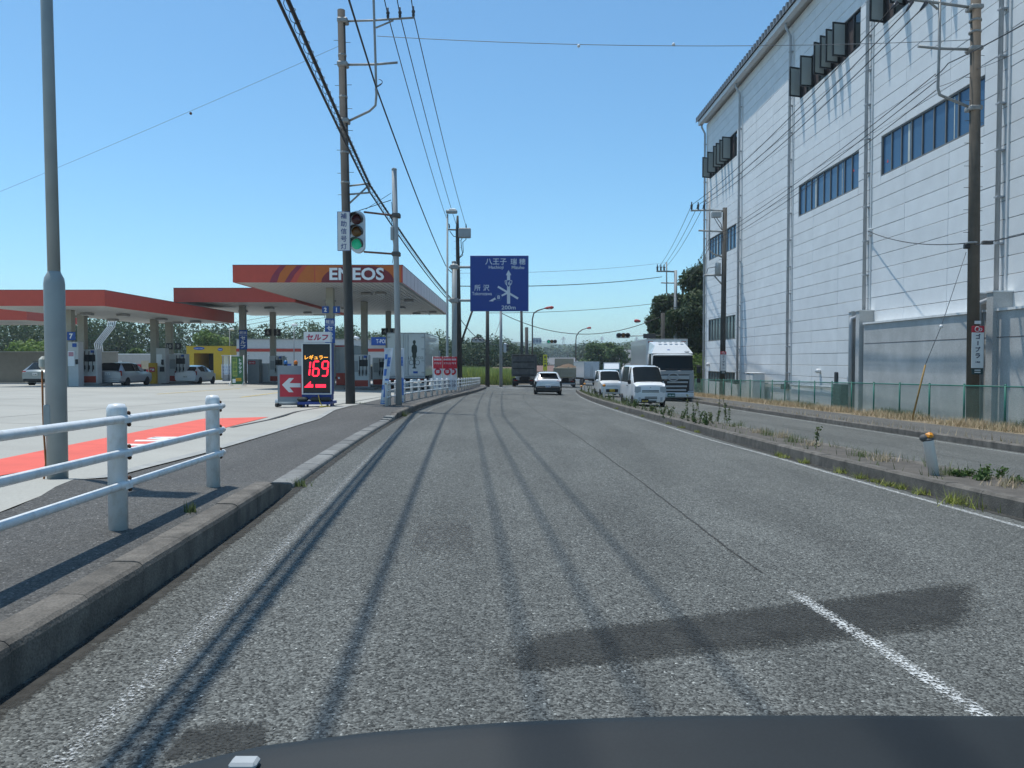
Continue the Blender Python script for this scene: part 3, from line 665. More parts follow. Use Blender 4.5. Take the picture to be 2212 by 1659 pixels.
stext('Hachioji', 574, 722, 250, 290, bold=.012); stext('Mizuho', 803, 930, 250, 284, bold=.012)
stext('所', 430, 492, 440, 502, bold=.012); stext('沢', 518, 580, 440, 502, bold=.012); stext('Tokorozawa', 407, 605, 513, 546, bold=.012); stext('200m', 702, 843, 648, 688, bold=.012)
def spoly(pts, name='symbol', off=-.234, m='sign_text'):
    MB().prism([(c4(x, y).x, c4(x, y).z) for x, y in pts], .004, lambda u, v, w: (u, off-w, v)).build(name, m, gs)
spoly([(757, 632), (757, 345), (745, 345), (772, 293), (801, 345), (788, 345), (788, 632)])
spoly([(661, 468), (670, 451), (872, 570), (863, 588)], off=-.2405)
spoly([(757, 512), (640, 575), (636, 568), (574, 605), (622, 608), (618, 600), (757, 535)], off=-.2445)
shield = [(734, 400), (772, 388), (810, 400), (806, 430), (772, 469), (738, 430)]
spoly(shield, 'route_badge', -.2485); sh2 = [(772+(x-772)*.84, 426+(y-426)*.84) for x, y in shield]; spoly(sh2, 'route_badge', -.2525, 'sign_blue')
hexa = [(634, 565), (652, 530), (693, 530), (711, 565), (693, 600), (652, 600)]; spoly(hexa, 'route_badge', -.2485, 'sign_border'); spoly([(672+(x-672)*.84, 565+(y-565)*.84) for x, y in hexa], 'route_badge', -.2525, 'sign_blue')
for s_, x0, x1, y0, y1 in (('16', 750, 794, 404, 446), ('8', 658, 686, 546, 584)):
    a, b_ = c4(x0, y1), c4(x1, y0); text('lettering', s_, b_.z-a.z, 'sign_text', gs, ((a.x+b_.x)/2, -.258, (a.z+b_.z)/2), width=b_.x-a.x, bold=.02)
DB = 60.0
B0 = Vector((P(994, 800, DB).x, DB, 0)); B0.z = G(B0.x, DB)+.1
pb = thing('utility_pole', 'dark utility pole with switch box just behind the blue direction sign', 'utility pole', B0)
ab = lambda x, y: rel(pb, P(x, y, DB))
MB().tube([(0, 0, -.2), ab(988, 498), ab(988.5, 466)], [.2, .14, .08], 14).build('pole_shaft', 'pole_concrete', pb)
MB().tube([ab(966, 496), ab(1010, 497)], .06, 8).build('crossarm', 'steel_dark', pb)
for q in ((971, 494), (987, 491), (1007, 494)): link('insulator', insm, 'insulator', pb, ab(*q)+Vector((0, -.1, 0)))
MB().rbox(ab(1004, 504)+Vector((0, -.1, 0)), (.95, .5, .75), .06).build('switch_box', 'pole_light', pb)
for pts in ([(1000, 512), (996, 520), (997, 535), (1000, 552), (990, 560)], [(1006, 512), (1007, 518), (1000, 524), (1001, 545), (990, 562)], [(972, 500), (980, 511), (990, 513), (996, 508)]): MB().tube([ab(*q)+Vector((0, -.15, 0)) for q in pts], .03, 5).build('cable', 'wire', pb)
MB().tube([ab(996, 740), ab(1020, 672)], .08, 8).build('stay_strut', 'pole_concrete', pb)
pole_steps(pb, ab(988, 520), ab(990, 600), 6, .15)
# ---- factory-side poles
def sidepole(name, label, x, y, tops, r0, r1, m='pole_concrete'):
    t = thing(name, label, 'utility pole', (x, y, G(x, y)+.1)); MB().tube([(0, 0, -.2)]+[rel(t, q) for q in tops], [r0]+[r1]*len(tops), 16).build('pole_shaft', m, t); return t
D1 = 24.6; x1 = P(2101, 900, D1).x
r1p = sidepole('utility_pole', 'brown weathered utility pole with advertising plate behind the green fence', x1, D1, [P(2109, -120, D1)], .19, .14, mat('pole_brown', (.115, .095, .073), .85, var=.2, vs=3, streak=.4, scol=(.06, .055, .05), sscale=(9, 9, .4), fine=.1))
a1 = lambda x, y: rel(r1p, P(x, y, D1))
for pts, r in (([a1(1962, -2), a1(2010, 4), a1(2110, 18)], .045), ([a1(1983, 100), a1(2030, 105), a1(2104, 107)], .045), ([a1(2030, -20), a1(2029, 100), a1(2026, 190), a1(2030, 205), a1(2042, 210), a1(2102, 235)], .045), ([a1(2000, -2), a1(2026, 20)], .035)): MB().tube(pts, r, 8).build('crossarm', 'steel', r1p)
for q in ((2105, 18), (2104, 107), (2103, 235)): MB().rbox(a1(*q), (.4, .4, .14), .03).build('clamp', 'steel', r1p)
for pts in ([(1926, 18), (1938, 5)], [(1958, 24), (1970, 4)], [(1988, 22), (2001, 6)]): MB().tube([a1(*q) for q in pts], [.03, .07], 8).build('insulator', 'insulator', r1p)
pole_steps(r1p, a1(2106, 120), a1(2101, 500), 9, .16); pole_bands(r1p, [a1(2107, 45), a1(2106, 70), a1(2100, 525)], .185)
MB().rbox(a1(2088, 532), (.16, .14, .16), .02).build('junction', 'black_plastic', r1p)
mat('plate_white', (.72, .73, .72), .5, var=.05); mat('plate_red', (.52, .03, .05), .5, var=.05); mat('ink_navy', (.015, .02, .07), .5); mat('plate_black', (.03, .06, .06), .5)
def poleplate(t, pos, w, s):
    MB().rbox(pos+Vector((0, -.01, .12*s)), (w, .02, .75*s), .004).build('plate', 'plate_white', t)
    MB().rbox(pos+Vector((0, -.012, .565*s)), (w*1.02, .026, .135*s), .004).build('plate', 'plate_red', t)
    MB().rbox(pos+Vector((0, -.012, -.325*s)), (w*.92, .026, .13*s), .004).build('plate', 'plate_black', t)
    e = MB(); ri = .05*s
    for cx, cz, rr in ((-.02, 0, 1), (.045, -.008, .62)):
        e.tube([(cx*s+ri*rr*math.cos(q), 0, cz*s+ri*rr*math.sin(q)) for q in np.linspace(0, 2*math.pi, 17)], .008*s, 5)
    e.build('emblem', 'plate_white', t, pos+Vector((0, -.03, .565*s)))
    for i, ch in enumerate('ゴープラ'):
        if ch == 'ー': MB().box((pos.x, pos.y-.024, pos.z+.27*s), (.02*s, .004, .09*s)).build('lettering', 'ink_navy', t); continue
        text('lettering', ch, .105*s, 'ink_navy', t, pos+Vector((0, -.023, (.41-.135*i)*s)), bold=.03)
    text('lettering', '入間店', .035*s, 'ink_navy', t, pos+Vector((0, -.023, -.13*s)), bold=.02)
    for k in range(2): MB().box(pos+Vector((0, -.027, (-.3-.045*k)*s)), (w*.5, .003, .02*s)).build('small_print', 'plate_white', t)
poleplate(r1p, a1(2102.5, 769)+Vector((0, -.21, 0)), .38, 1.5)
MB().rbox(a1(2105, 697)+Vector((0, -.17, 0)), (.2, .02, .1), .004).build('number_tag', 'plate_white', r1p)
D2 = 53.3; x2 = P(1560, 840, D2).x
r2p = sidepole('utility_pole', 'utility pole with transformer can against the far end of the factory', x2, D2, [P(1566, 449, D2)], .2, .15)
a2 = lambda x, y: rel(r2p, P(x, y, D2))
for pts, r in (([a2(1492, 455), a2(1532, 454), a2(1567, 456)], .06), ([a2(1509, 498), a2(1534, 499), a2(1566, 501)], .06), ([a2(1533, 414), a2(1532, 540), a2(1540, 548), a2(1562, 556)], .06), ([a2(1521, 595), a2(1563, 594)], .07), ([a2(1543, 596), a2(1560, 615)], .05)): MB().tube(pts, r, 8).build('crossarm', 'steel', r2p)
for q in ((1494, 453), (1508, 453), (1521, 453)): link('insulator', insm, 'insulator', r2p, a2(*q)).scale = (1.5, 1.5, 1.5)
MB().rbox(a2(1546, 465)+Vector((0, -.2, 0)), (.65, .4, .4), .05).build('switch_box', 'pole_light', r2p)
MB().lathe(a2(1550.5, 593), [(.2, 0), (.2, .75), (.17, .8), (.05, .83)], 16).build('transformer', 'pole_light', r2p)
for pts in ([(1540, 470), (1552, 490), (1557, 497)], [(1545, 470), (1556, 485), (1558, 498)], [(1525, 590), (1528, 580), (1545, 577)]): MB().tube([a2(*q)+Vector((0, -.2, 0)) for q in pts], .025, 5).build('cable', 'wire', r2p)
pole_steps(r2p, a2(1563, 560), a2(1560, 700), 7, .17)
poleplate(r2p, a2(1560.5, 789)+Vector((0, -.22, 0)), .4, 1.5)
D3 = 86.0; x3 = P(1459, 800, D3).x
r3p = sidepole('utility_pole', 'pale grey utility pole with white-topped crossarm in front of the big dark trees', x3, D3, [P(1459.5, 584, D3)], .22, .17, 'pole_light')
a3 = lambda x, y: rel(r3p, P(x, y, D3))
for pts, r in (([a3(1418, 586), a3(1440, 586), a3(1461, 587)], .09), ([a3(1428, 611), a3(1488, 612)], .07), ([a3(1440, 566), a3(1440, 632), a3(1446, 637), a3(1458, 642)], .07)): MB().tube(pts, r, 8).build('crossarm', 'steel', r3p)
for q in ((1420, 585), (1427.5, 585), (1434.5, 585)): link('insulator', insm, 'insulator', r3p, a3(*q)).scale = (2, 2, 2)
D4 = 92.0; x4 = P(1475, 800, D4).x
r4p = sidepole('utility_pole', 'dark ivy-wrapped utility pole beside the pale grey one', x4, D4, [P(1475, 640, D4), P(1475, 598, D4)], .25, .14)
D5 = 78.0; x5 = P(1432, 800, D5).x
r5p = sidepole('utility_pole', 'short dark concrete pole carrying the traffic light arm seen from the front', x5, D5, [P(1432, 676, D5)], .24, .2)
D6 = 76.0; r6p = sidepole('utility_pole', 'dark weathered pole at the side street corner past the guard pipe', P(1053, 800, D6).x, D6, [P(1053, 640, D6)], .22, .15)
D7 = 78.0; r7p = sidepole('utility_pole', 'pale grey corner pole with a small side-facing signal', P(1082, 800, D7).x, D7, [P(1082, 640, D7)], .17, .13, 'pole_light')
D8 = 118.; r8p = sidepole('utility_pole', 'dark leaning pole behind the dark dump truck', P(1128, 800, D8).x, D8, [P(1126, 640, D8)], .26, .18)
D9 = 120.; r9p = sidepole('utility_pole', 'stub post carrying the horizontal green signal', P(1138, 800, D9).x, D9, [P(1137.5, 707, D9)], .26, .26)
# ---- far traffic lights
def far_signal(label, pole, D, x0, x1, y, arm_to, lit=None, board=None, back=False, btxt=None):
    t = thing('traffic_light', label, 'traffic light', P((x0+x1)/2, y, D)); q = lambda a, b_: rel(t, P(a, b_, D))
    w = q(x1, y).x-q(x0, y).x; h = w*.36
    MB().rbox((0, 0, 0), (w, .2, h), h*.45).build('housing', 'housing', t)
    for i in range(3):
        cx = w*(i-1)*.31
        if not back:
            MB().lathe((cx, -.11, 0), [(h*.40, 0), (h*.36, -.02), (.01, -.03)], 14, 'y').build('lens', (lit if (lit and i == 0) else 'lens_amber' if i == 1 else 'black_plastic'), t)
        hd = MB(); hd.tube([(cx+h*.45*math.cos(a), -.2, h*.45*math.sin(a)) for a in np.linspace(-.2, math.pi+.2, 9)], .05, 5); hd.build('hood', 'hood_dark', t)
    MB().tube([q(x1 if arm_to > x1 else x0, y+1), q(arm_to, y-1)], .05, 6).build('arm', 'steel', t)
    if board:
        bx0_, bx1_, by_, bh = board; MB().rbox(q((bx0_+bx1_)/2, by_)+Vector((0, -.08, 0)), (q(bx1_, 0).x-q(bx0_, 0).x, .04, bh*D/F), .01).build('nameplate', 'sign_white' if btxt else 'steel_dark', t)
        if btxt: text('lettering', btxt, bh*.5*D/F, 'sign_navy', t, q((bx0_+bx1_)/2, by_)+Vector((0, -.105, 0)))
    return t
far_signal('horizontal traffic light, unlit side, on a long arm above the white box truck', r5p, D5, 1331, 1361, 725, 1432, None, (1389, 1416, 726, 10))
far_signal('horizontal traffic light showing green above the dark dump truck', r9p, D9, 1181, 1203, 738, 1138, 'lens_green', (1151, 1169, 736.5, 14), btxt='宮寺東')
far_signal('white traffic light seen from behind beside the side street corner pole', r6p, D6, 1019, 1046, 735, 1053, back=True)
t = thing('traffic_light', 'small white signal on the pale grey corner pole, facing sideways', 'traffic light', P(1091, 758, D7))
MB().rbox((0, 0, .3), (.35, .3, 1.05), .12).build('housing', 'housing', t); MB().rbox((.26, 0, .5), (.22, .26, .3), .05).build('hood', 'hood_dark', t); MB().rbox((.24, 0, .1), (.2, .26, .3), .05).build('hood', 'hood_dark', t); MB().cyl((-.45, 0, 0), (.2, 0, 0), .03, n=6).build('arm', 'steel', t)
# ---- road lamps with red heads
mat('lamp_red', (.45, .05, .04), .5); mat('lamp_brown', (.09, .06, .055), .5, var=.1)
def curved_lamp(label, px, D, ybase, path, head, m='lamp_brown'):
    b = P(px, ybase, D); b.z = G(b.x, b.y); t = thing('street_lamp', label, 'street lamp', b); q = lambda a, c: rel(t, P(a, c, D))
    MB().tube([(0, 0, -.2)]+[q(*p) for p in path], [.12]+[.1]*(len(path)-1)+[.07], 10).build('pole_shaft', m, t)
    a, c = q(*head[0]), q(*head[1]); MB().tube([a, a.lerp(c, .3), a.lerp(c, .8), c], [.08, .2, .24, .12], 10).build('lamp_head', 'lamp_red', t)
    MB().sphere(a.lerp(c, .55)+Vector((0, 0, -.12)), .2, 10, 6, (1.6, 1, .6)).build('lamp_bowl', 'white_paint', t)
curved_lamp('curved road lamp with red head rising past the right edge of the blue sign', 1150, 112, 830, [(1150, 720), (1150, 690), (1153, 677), (1161, 671), (1177, 666)], [(1176, 666), (1196, 664)])
curved_lamp('curved road lamp with red head above the bright green trees', 1244, 150, 830, [(1244, 735), (1245, 726), (1250, 718), (1258, 712), (1268, 709)], [(1267, 709), (1277, 708)])
curved_lamp('curved road lamp with red head bending left beside the short dark pole', 1412, 100, 830, [(1412, 715), (1411, 707), (1407, 701), (1400, 697), (1391, 695)], [(1384, 694), (1370, 693)])
# ---- overhead wires
def wire(name, label, pts, r, m='wire', sag=0, group=None, cat='cable', n=14):
    out = []
    for a, b_ in zip(pts, pts[1:]):
        for i in range(n):
            t = i/n; q = Vector(a).lerp(Vector(b_), t); q.z -= 4*sag*t*(1-t); out.append(q)
    out.append(Vector(pts[-1])); b = MB(); b.tube(out, r, 5)
    return tag(b.build(name, m), label, cat, group)
pz = -16.0
for i, (q, qb, bx) in enumerate((((838, 33), (970.7, 489), -1.35), ((864, 32), (987, 489), -.95), ((893, 30), (1006.7, 488), -.5))):
    a = P(*q, DA); wire('power_cable', 'black high-voltage wire on the insulators of the tarred pole, running over the road edge', [(bx, pz, a.z+.3), a, P(*qb, DB)], .017, sag=.35, group='three high-voltage wires on the station side')
wire('power_cable', 'thick black cable hung from the bent riser pipe of the tarred pole', [(-1.5, pz, P(813, 190, DA).z+.2), P(813, 190, DA), P(962, 572, DB*.93), P(988, 590, DB)], .028, sag=.25)
ba, bb_ = P(798, 398, DA), P(985, 655, DB)
bund = wire('telephone_cable', 'thick spiral-bound telephone cable crossing in front of the tarred pole', [(-1.0, pz, ba.z+.35), ba, bb_], .038, sag=.3)
hx = []
for i in range(900):
    t = i/899; s0 = 2.2+t*55; a_, b__ = (Vector((-1.0, pz, ba.z+.35)), ba) if s0 < DA else (ba, bb_)
    tt = (s0-a_.y)/(b__.y-a_.y); q = a_.lerp(b__, tt); q.z -= 4*.3*tt*(1-tt)+.05; an = i*.9; hx.append(q+Vector((.075*math.cos(an), 0, .075*math.sin(an))))
MB().tube(hx, .007, 3).build('spiral_hanger', 'wire', bund)
wire('telephone_cable', 'plain telephone cable hanging just below the spiral-bound one', [(-1.05, pz, ba.z+.1), P(797, 412, DA), P(986, 664, DB)], .028, sag=.35)
gw = wire('guy_wire', 'thin stay wire from the tarred pole across open sky with one small bead', [P(731, 100, DA), P(-250, 515, 34)], .006, 'wire_grey', sag=.1)
MB().sphere(P(412, 245, 27.2), .05, 8, 6).build('bead', 'rust', gw)
gw = wire('guy_wire', 'thin wire spanning the whole road high above with two pale beads', [P(815, 78, DA), P(2098, 86, D1)], .011, 'wire_grey', sag=.25, n=24)
for q in ((1250, 99), (1455, 96)): MB().sphere(P(*q, (DA+D1)/2), .055, 8, 6).build('bead', 'white_paint', gw)
for q, q2, q3 in (((1926, 18), (1494, 443), (1420, 580)), ((1958, 24), (1508, 443), (1428, 580)), ((1988, 22), (1521, 443), (1435, 580))):
    wire('power_cable', 'black high-voltage wire strung past the factory windows between two poles', [P(*q, D1), P(*q2, D2), P(*q3, D3)], .018, sag=.45, group='three high-voltage wires on the factory side')
for q, q2 in (((2021, 160), (1530, 519)), ((2022, 175), (1530, 527)), ((2022, 195), (1531, 536))):
    wire('power_cable', 'black low-voltage wire sagging across the white factory wall', [P(*q, D1), P(*q2, D2), P(1478, 612, D4)], .014, sag=.35, group='three low-voltage wires on the factory side')
wire('power_cable', 'blue-black cable rising from the brown pole riser out over the road', [P(2020, 165, D1), P(2048, 137, 22), P(2240, 36, 16)], .016, sag=.03)
wire('power_cable', 'thin drop wire from the brown pole riser along the near factory wall', [P(2026, 188, D1), P(2108, 150, D1), P(2260, 80, 17)], .008, sag=.05)
wbk = Vector((16.1-.008*34.05-.16, 34.05, 6.95))
wire('telephone_cable', 'black service cable slung from the factory wall bracket to the brown pole', [wbk, P(2090, 525, D1)], .016, sag=.25)
w_ = wire('telephone_cable', 'black telephone cable with splice box leaving the brown pole away from the wall', [P(2104, 528, D1), P(2135, 522, 22), P(2260, 492, 16)], .014, sag=.03)
MB().rbox(P(2133, 524, 22), (.3, .12, .11), .02).build('splice_box', 'steel_dark', w_)
gy = thing('guy_wire', 'stay wire with yellow guard tube anchored at the fence beside the brown pole', 'stay wire', (P(1968, 900, D1+1.2).x, D1+1.2, G(13.6, D1+1.2)+.1))
qa = lambda x, y, d: rel(gy, P(x, y, d))
MB().tube([qa(2087, 545, D1), qa(2033, 705, D1+.6), qa(1998, 790, D1+1)], .011, 5).build('strand', 'wire_grey', gy); MB().tube([qa(1999, 788, D1+1), (0, 0, -.1)], .03, 8).build('guard_tube', mat('guard_yellow', (.30, .19, .06), .6, var=.2, vs=9), gy); MB().sphere(qa(2033, 705, D1+.6), .06, 8, 5).build('stay_insulator', 'white_paint', gy)
wire('power_cable', 'thick cable crossing the road behind the blue sign towards the pale crossarm pole', [P(992, 618, DB), P(1430, 598, D3)], .035, sag=.35)
wire('power_cable', 'thin upper wire crossing the road behind the blue sign', [P(992, 590, DB), P(1440, 567, D3)], .014, 'wire_grey', sag=.3)
wire('telephone_cable', 'wire crossing the road just above the curved red-headed lamps', [P(1053, 676, D6), P(1458, 650, D3)], .025, sag=.35)
wire('telephone_cable', 'deeply sagging cable slung across the far road to the short dark pole', [P(1082, 676, D7), P(1431, 682, D5)], .035, sag=2.0, n=24)
wire('telephone_cable', 'cable from behind the blue sign down to the side street corner pole', [P(995, 690, DB), P(1053, 741, D6), P(1127, 742, D8)], .03, sag=.35)
wire('telephone_cable', 'loose cable between the dark corner pole and the pale one', [P(1054, 742, D6), P(1081, 690, D7)], .02, 'wire_grey', sag=.5)
# ============================================================ petrol station
mat('fascia_red', (.54, .075, .045), .45, var=.05); mat('fascia_orange', (.52, .13, .02), .45, var=.05); mat('fascia_dark', (.20, .02, .025), .45); mat('fascia_purple', (.26, .035, .06), .45)
mat('fascia_pink', (.50, .25, .30), .35, var=.06)
mat('soffit', (.62, .62, .60), .5, var=.05); mat('column', (.33, .32, .27), .7, var=.08); mat('letter_white', (.80, .82, .83), .4, var=.03)
mat('sign_bluep', (.02, .09, .36), .5); mat('num_black', (.02, .022, .025), .5)
def canopy(name, label, x0, x1, y0, y1, zs, fh, cols, lights=(), slat=.3, side_pink=False, slat_n=True):
    t = thing(name, label, 'canopy', ((x0+x1)/2, y0, zs)); X0, X1, Y1 = x0-(x0+x1)/2, x1-(x0+x1)/2, y1-y0
    MB().bb((X0+.12, .12, .06), (X1-.12, Y1-.12, fh-.12)).build('roof_deck', 'lamp_grey', t)
    n = int((X1-X0-.24)/slat); me = MB().rbox((0, Y1/2, 0), (slat-.07, Y1-.26, .05), .012).mesh('soffit_slat')
    for i in range(n): link('soffit_slat', me, 'soffit', t, (X0+.12+slat*(i+.5), 0, .03))
    MB().bb((X0, 0, 0), (X1, .12, fh)).build('fascia', 'fascia_red', t)
    MB().bb((X1-.12, .121, 0), (X1, Y1-.121, fh)).build('fascia', 'fascia_pink' if side_pink else 'fascia_red', t)
    MB().bb((X0, .121, 0), (X0+.12, Y1-.121, fh)).build('fascia', 'soffit' if not side_pink else 'fascia_red', t); MB().bb((X0, Y1-.12, 0), (X1, Y1, fh)).build('fascia', 'fascia_red', t)
    MB().bb((X0-.01, -.01, fh+.002), (X1+.01, Y1+.01, fh+.03)).build('fascia_trim', 'steel_dark', t)
    if side_pink:
        k = 0
        while k*1.8+1.8 < Y1: MB().bb((X1+.001, k*1.8, .02), (X1+.006, k*1.8+.03, fh-.02)).build('fascia_joint', 'fascia_dark', t); k += 1
        MB().bb((X1+.001, Y1-.9, .0), (X1+.008, Y1, fh)).build('fascia_panel', 'fascia_orange', t)
    for cx, cy in cols:
        zg = G(cx, cy); MB().rbox((cx-t.location.x, cy-y0, (zg-zs)/2), (.46, .46, zs-zg), .02).build('column', 'column', t)
    for lx, ly in lights:
        MB().rbox((lx-t.location.x, ly-y0, -.1), (.7, .5, .14), .03).build('ceiling_light', 'steel', t)
        MB().box((lx-t.location.x, ly-y0, -.175), (.5, .34, .01)).build('light_glass', 'white_paint', t)
    MB().tube([(X1-2.2, Y1*.8, -.12), (X1-1.2, Y1*.8, -.12), (X1-1.1, Y1*.8, -.4)], .05, 6).build('drain_pipe', 'soffit', t)
    return t
ZA, ZBc, ZC = 4.30, 5.57, 5.75
YA, YB_, YC = 43.0, 57.0, 44.4
ca = canopy('station_canopy', 'low red canopy over the car pumps near the silver estate car', -30.2, -22.7, YA, 63, ZA, .87, [(-26.75, 46.6), (-28.2, 50.6), (-26.45, 57), (-27.25, 61.3)], [(-29, 52), (-27, 49), (-25.2, 50), (-25, 55), (-26, 60), (-24, 58.5), (-29, 56)])
ca2 = canopy('station_canopy', 'rearmost red canopy seen beneath the low one, before the wooded slope', -62, -36.5, 58, 66, 4.3, .9, [(-44, 61), (-44, 64)])
cbn = canopy('station_canopy', 'middle red canopy between the low one and the lettered one', -25.0, -16.0, YB_, 74, ZBc, 1.03, [(-21.3, 61), (-21.4, 69)], [(-19.5, 62), (-18, 68), (-23, 66)])
cc = canopy('station_canopy', 'tall red and orange lettered canopy over the lorry pumps', P(496, 0, YC).x, P(867, 0, YC).x, YC, 75.5, ZC, .98, [(-11.3, 48), (-11.3, 59), (-11.3, 70.5)], [(-9.6, 51), (-8.6, 50.6), (-7.6, 57), (-9.2, 64), (-7.2, 70), (-13.4, 57), (-14, 65), (-8.9, 72)], side_pink=True)
qc = lambda x, y, d=YC: rel(cc, P(x, y, d))
def cpoly(pts, m, off, name='fascia_panel'): MB().prism([(qc(x, y).x, qc(x, y).z) for x, y in pts], .006, lambda u, v, w: (u, off-w, v)).build(name, m, cc)
TP, BT = 573.4, 610.4
arc = lambda cx, cy, rx, ry, a0, a1, n=9: [(cx+rx*math.cos(R(a)), cy-ry*math.sin(R(a))) for a in np.linspace(a0, a1, n)]
cpoly([(681, TP), (866, TP), (866, BT), (681, BT)], 'fascia_orange', -.002)
cpoly([(694, BT)]+[(694+(1-math.cos(t))*62, BT-math.sin(t)*36) for t in np.linspace(0, math.pi/2, 8)]+[(797+math.sin(t)*55, BT-math.cos(t)*36) for t in np.linspace(0, math.pi/2, 8)], 'fascia_dark', -.010)
cpoly([(582, BT), (588, 596), (597, 583), (606, TP), (618, TP), (605, 590), (598, BT)], 'fascia_purple', -.003)
cpoly([(598, BT), (605, 590), (618, TP), (642, TP), (628, 588), (614, BT)], 'fascia_orange', -.004)
cpoly([(614, BT), (628, 588), (642, TP), (654, TP), (637, 592), (626, BT)], 'fascia_purple', -.005)
cpoly([(640, BT), (650, 590), (664, TP), (679, TP), (679, BT)], 'fascia_orange', -.006)
tx0, tx1 = qc(708, 0).x, qc(827, 0).x; zt, zb_ = qc(0, 578.5).z, qc(0, 605.5).z
for k_, m_ in ((-.03, 'steel'), (-.075, 'letter_white')):
    text('lettering', 'ENEOS', zt-zb_, m_, cc, ((tx0+tx1)/2, k_, (zt+zb_)/2), width=tx1-tx0, bold=.028)
def numplate(t, x, y, cy, s, m='sign_bluep', w=.5):
    q = rel(t, P(x, y, cy-.3)); MB().rbox(q, (w, .04, w), .01).build('number_plate', m, t); text('lettering', s, w*.62, 'letter_white' if m == 'sign_bluep' else 'steel', t, q+Vector((0, -.026, 0)), bold=.04)
numplate(cc, 703, 669, 48, '2', w=.42); numplate(cc, 727, 669, 48, '1', w=.42); numplate(cc, 831, 716, 70.5, '4', 'num_black', .6); numplate(cc, 851, 716, 70.5, '3', 'num_black', .6)
numplate(cbn, 579, 718, 69, '6', 'num_black', .6); numplate(cbn, 599, 718, 69, '5', 'num_black', .6); numplate(ca, 154, 726, 46.6, '7', w=.5); numplate(ca, 385, 748, 61.3, '9', 'num_black', .5); numplate(ca, 366, 748, 61.3, '10', 'num_black', .5)
def colsign(t, x, y0, y1, cy):
    a, b_ = rel(t, P(x, y1, cy-.33)), rel(t, P(x, y0, cy-.33)); h = b_.z-a.z; w = h*.41
    MB().rbox((a.x, a.y, (a.z+b_.z)/2), (w, .08, h), .02).build('column_sign', 'sign_bluep', t); MB().box((a.x, a.y-.042, a.z+h*.735), (w, .003, .02)).build('sign_rule', 'letter_white', t)
    text('lettering', '軽油', h*.155, 'letter_white', t, (a.x, a.y-.045, a.z+h*.865), bold=.008, width=w*.78)
    for i, ch in enumerate('セルフ'): text('lettering', ch, h*.175, 'letter_white', t, (a.x, a.y-.045, a.z+h*(.6-.225*i)), bold=.045, width=w*.62)
colsign(cc, 713, 688, 741, 48); colsign(cbn, 525.5, 713, 755, 61)
# ---- fuel pumps
mat('pump_white', (.52, .53, .52), .5, var=.06); mat('pump_grey', (.30, .31, .31), .6, var=.08); mat('pump_red', (.36, .05, .03), .6); mat('rubber', (.02, .02, .02), .6)
def pump(label, x, y, w=1.0, rotz=0):
    t = thing('fuel_pump', label, 'fuel pump', (x, y, G(x, y)+.02), rotz)
    MB().rbox((0, 0, .08), (w+.8, 1.6, .16), .04).build('island', 'low_kerb', t)
    MB().rbox((0, 0, 1.2), (w, .6, 2.1), .03).build('pump_body', 'pump_white', t)
    MB().rbox((w*.18, -.31, 1.72), (w*.5, .03, .42), .01).build('display', 'num_black', t)
    MB().rbox((-w*.28, -.31, 1.5), (w*.3, .03, .7), .01).build('panel', 'pump_grey', t)
    MB().rbox((0, -.31, .42), (w*.9, .03, .4), .01).build('lower_panel', 'pump_red', t)
    MB().rbox((w*.3, -.312, 2.12), (.22, .03, .15), .01).build('sticker', 'sign_bluep', t)
    for i in range(3):
        hx_ = w*(-.05+.2*i); MB().tube([(hx_, -.32, 2.15), (hx_+.05, -.5, 1.6), (hx_+.02, -.48, .9), (hx_-.02, -.34, 1.12)], .022, 6).build('hose', 'rubber', t); MB().rbox((hx_, -.36, 1.15), (.07, .1, .26), .02).build('nozzle', 'black_plastic', t)
    return t
pump('white fuel pump beside the silver estate car under the low canopy', -26.0, 47.3, 1.3); pump('white fuel pump beside the white hatchback under the low canopy', -24.9, 57.6, 1.3)
pump('white fuel pump farthest back under the low canopy', -29.5, 53, 1.2); pump('grey fuel pump beside the green banner under the middle canopy', -18.9, 62, 1.1); pump('grey fuel pump under the middle canopy beside the rear column', -20.0, 66.2, 1.1)
pump('fuel pump under the lettered canopy beside the front column', -9.7, 49.5, 1.1); pump('fuel pump under the lettered canopy beside the middle column', -9.9, 58.2, 1.2); pump('fuel pump under the lettered canopy partly behind the price board', -13.3, 52, 1.2)
def kiosk(name, label, cat, x0, x1, y0, y1, d, dep, m, extra=None):
    b = P((x0+x1)/2, y1, d); b.z = max(b.z, G(b.x, b.y)+.02); t = thing(name, label, cat, b); w = (x1-x0)*d/F; h = P(0, y0, d).z-b.z
    MB().rbox((0, dep/2, h/2), (w, dep, h), .02).build('body', m, t)
    return t, w, h
t, w, h = kiosk('payment_kiosk', 'white payment kiosk with notices beside the pump and the grey lamp post', 'kiosk', 148, 170, 738, 835, 45.9, .6, 'pump_white')
MB().rbox((-.1, -.02, h*.62), (.4, .03, .9), .01).build('notice', 'letter_white', t); MB().rbox((-.1, -.04, h*.72), (.3, .01, .25), .004).build('notice_print', 'fascia_pink', t); MB().rbox((.22, -.02, h*.55), (.16, .03, .3), .01).build('screen', 'num_black', t); MB().rbox((.1, -.02, h*.92), (.25, .03, .22), .01).build('sticker', 'sign_bluep', t)
t, w, h = kiosk('payment_kiosk', 'white payment kiosk beside the white hatchback', 'kiosk', 338, 358, 752, 828, 56.3, .6, 'pump_white')
MB().rbox((-.1, -.02, h*.66), (.42, .03, .85), .01).build('notice', 'letter_white', t); MB().rbox((.12, -.02, h*.6), (.2, .03, .4), .01).build('screen', 'num_black', t); MB().rbox((.1, -.04, h*.4), (.34, .03, .34), .01).build('card_reader', 'num_black', t)
t, w, h = kiosk('payment_kiosk', 'grey service cabinet with red notice behind the green banner', 'kiosk', 535, 560, 776, 829, 61.5, .8, 'pump_grey')
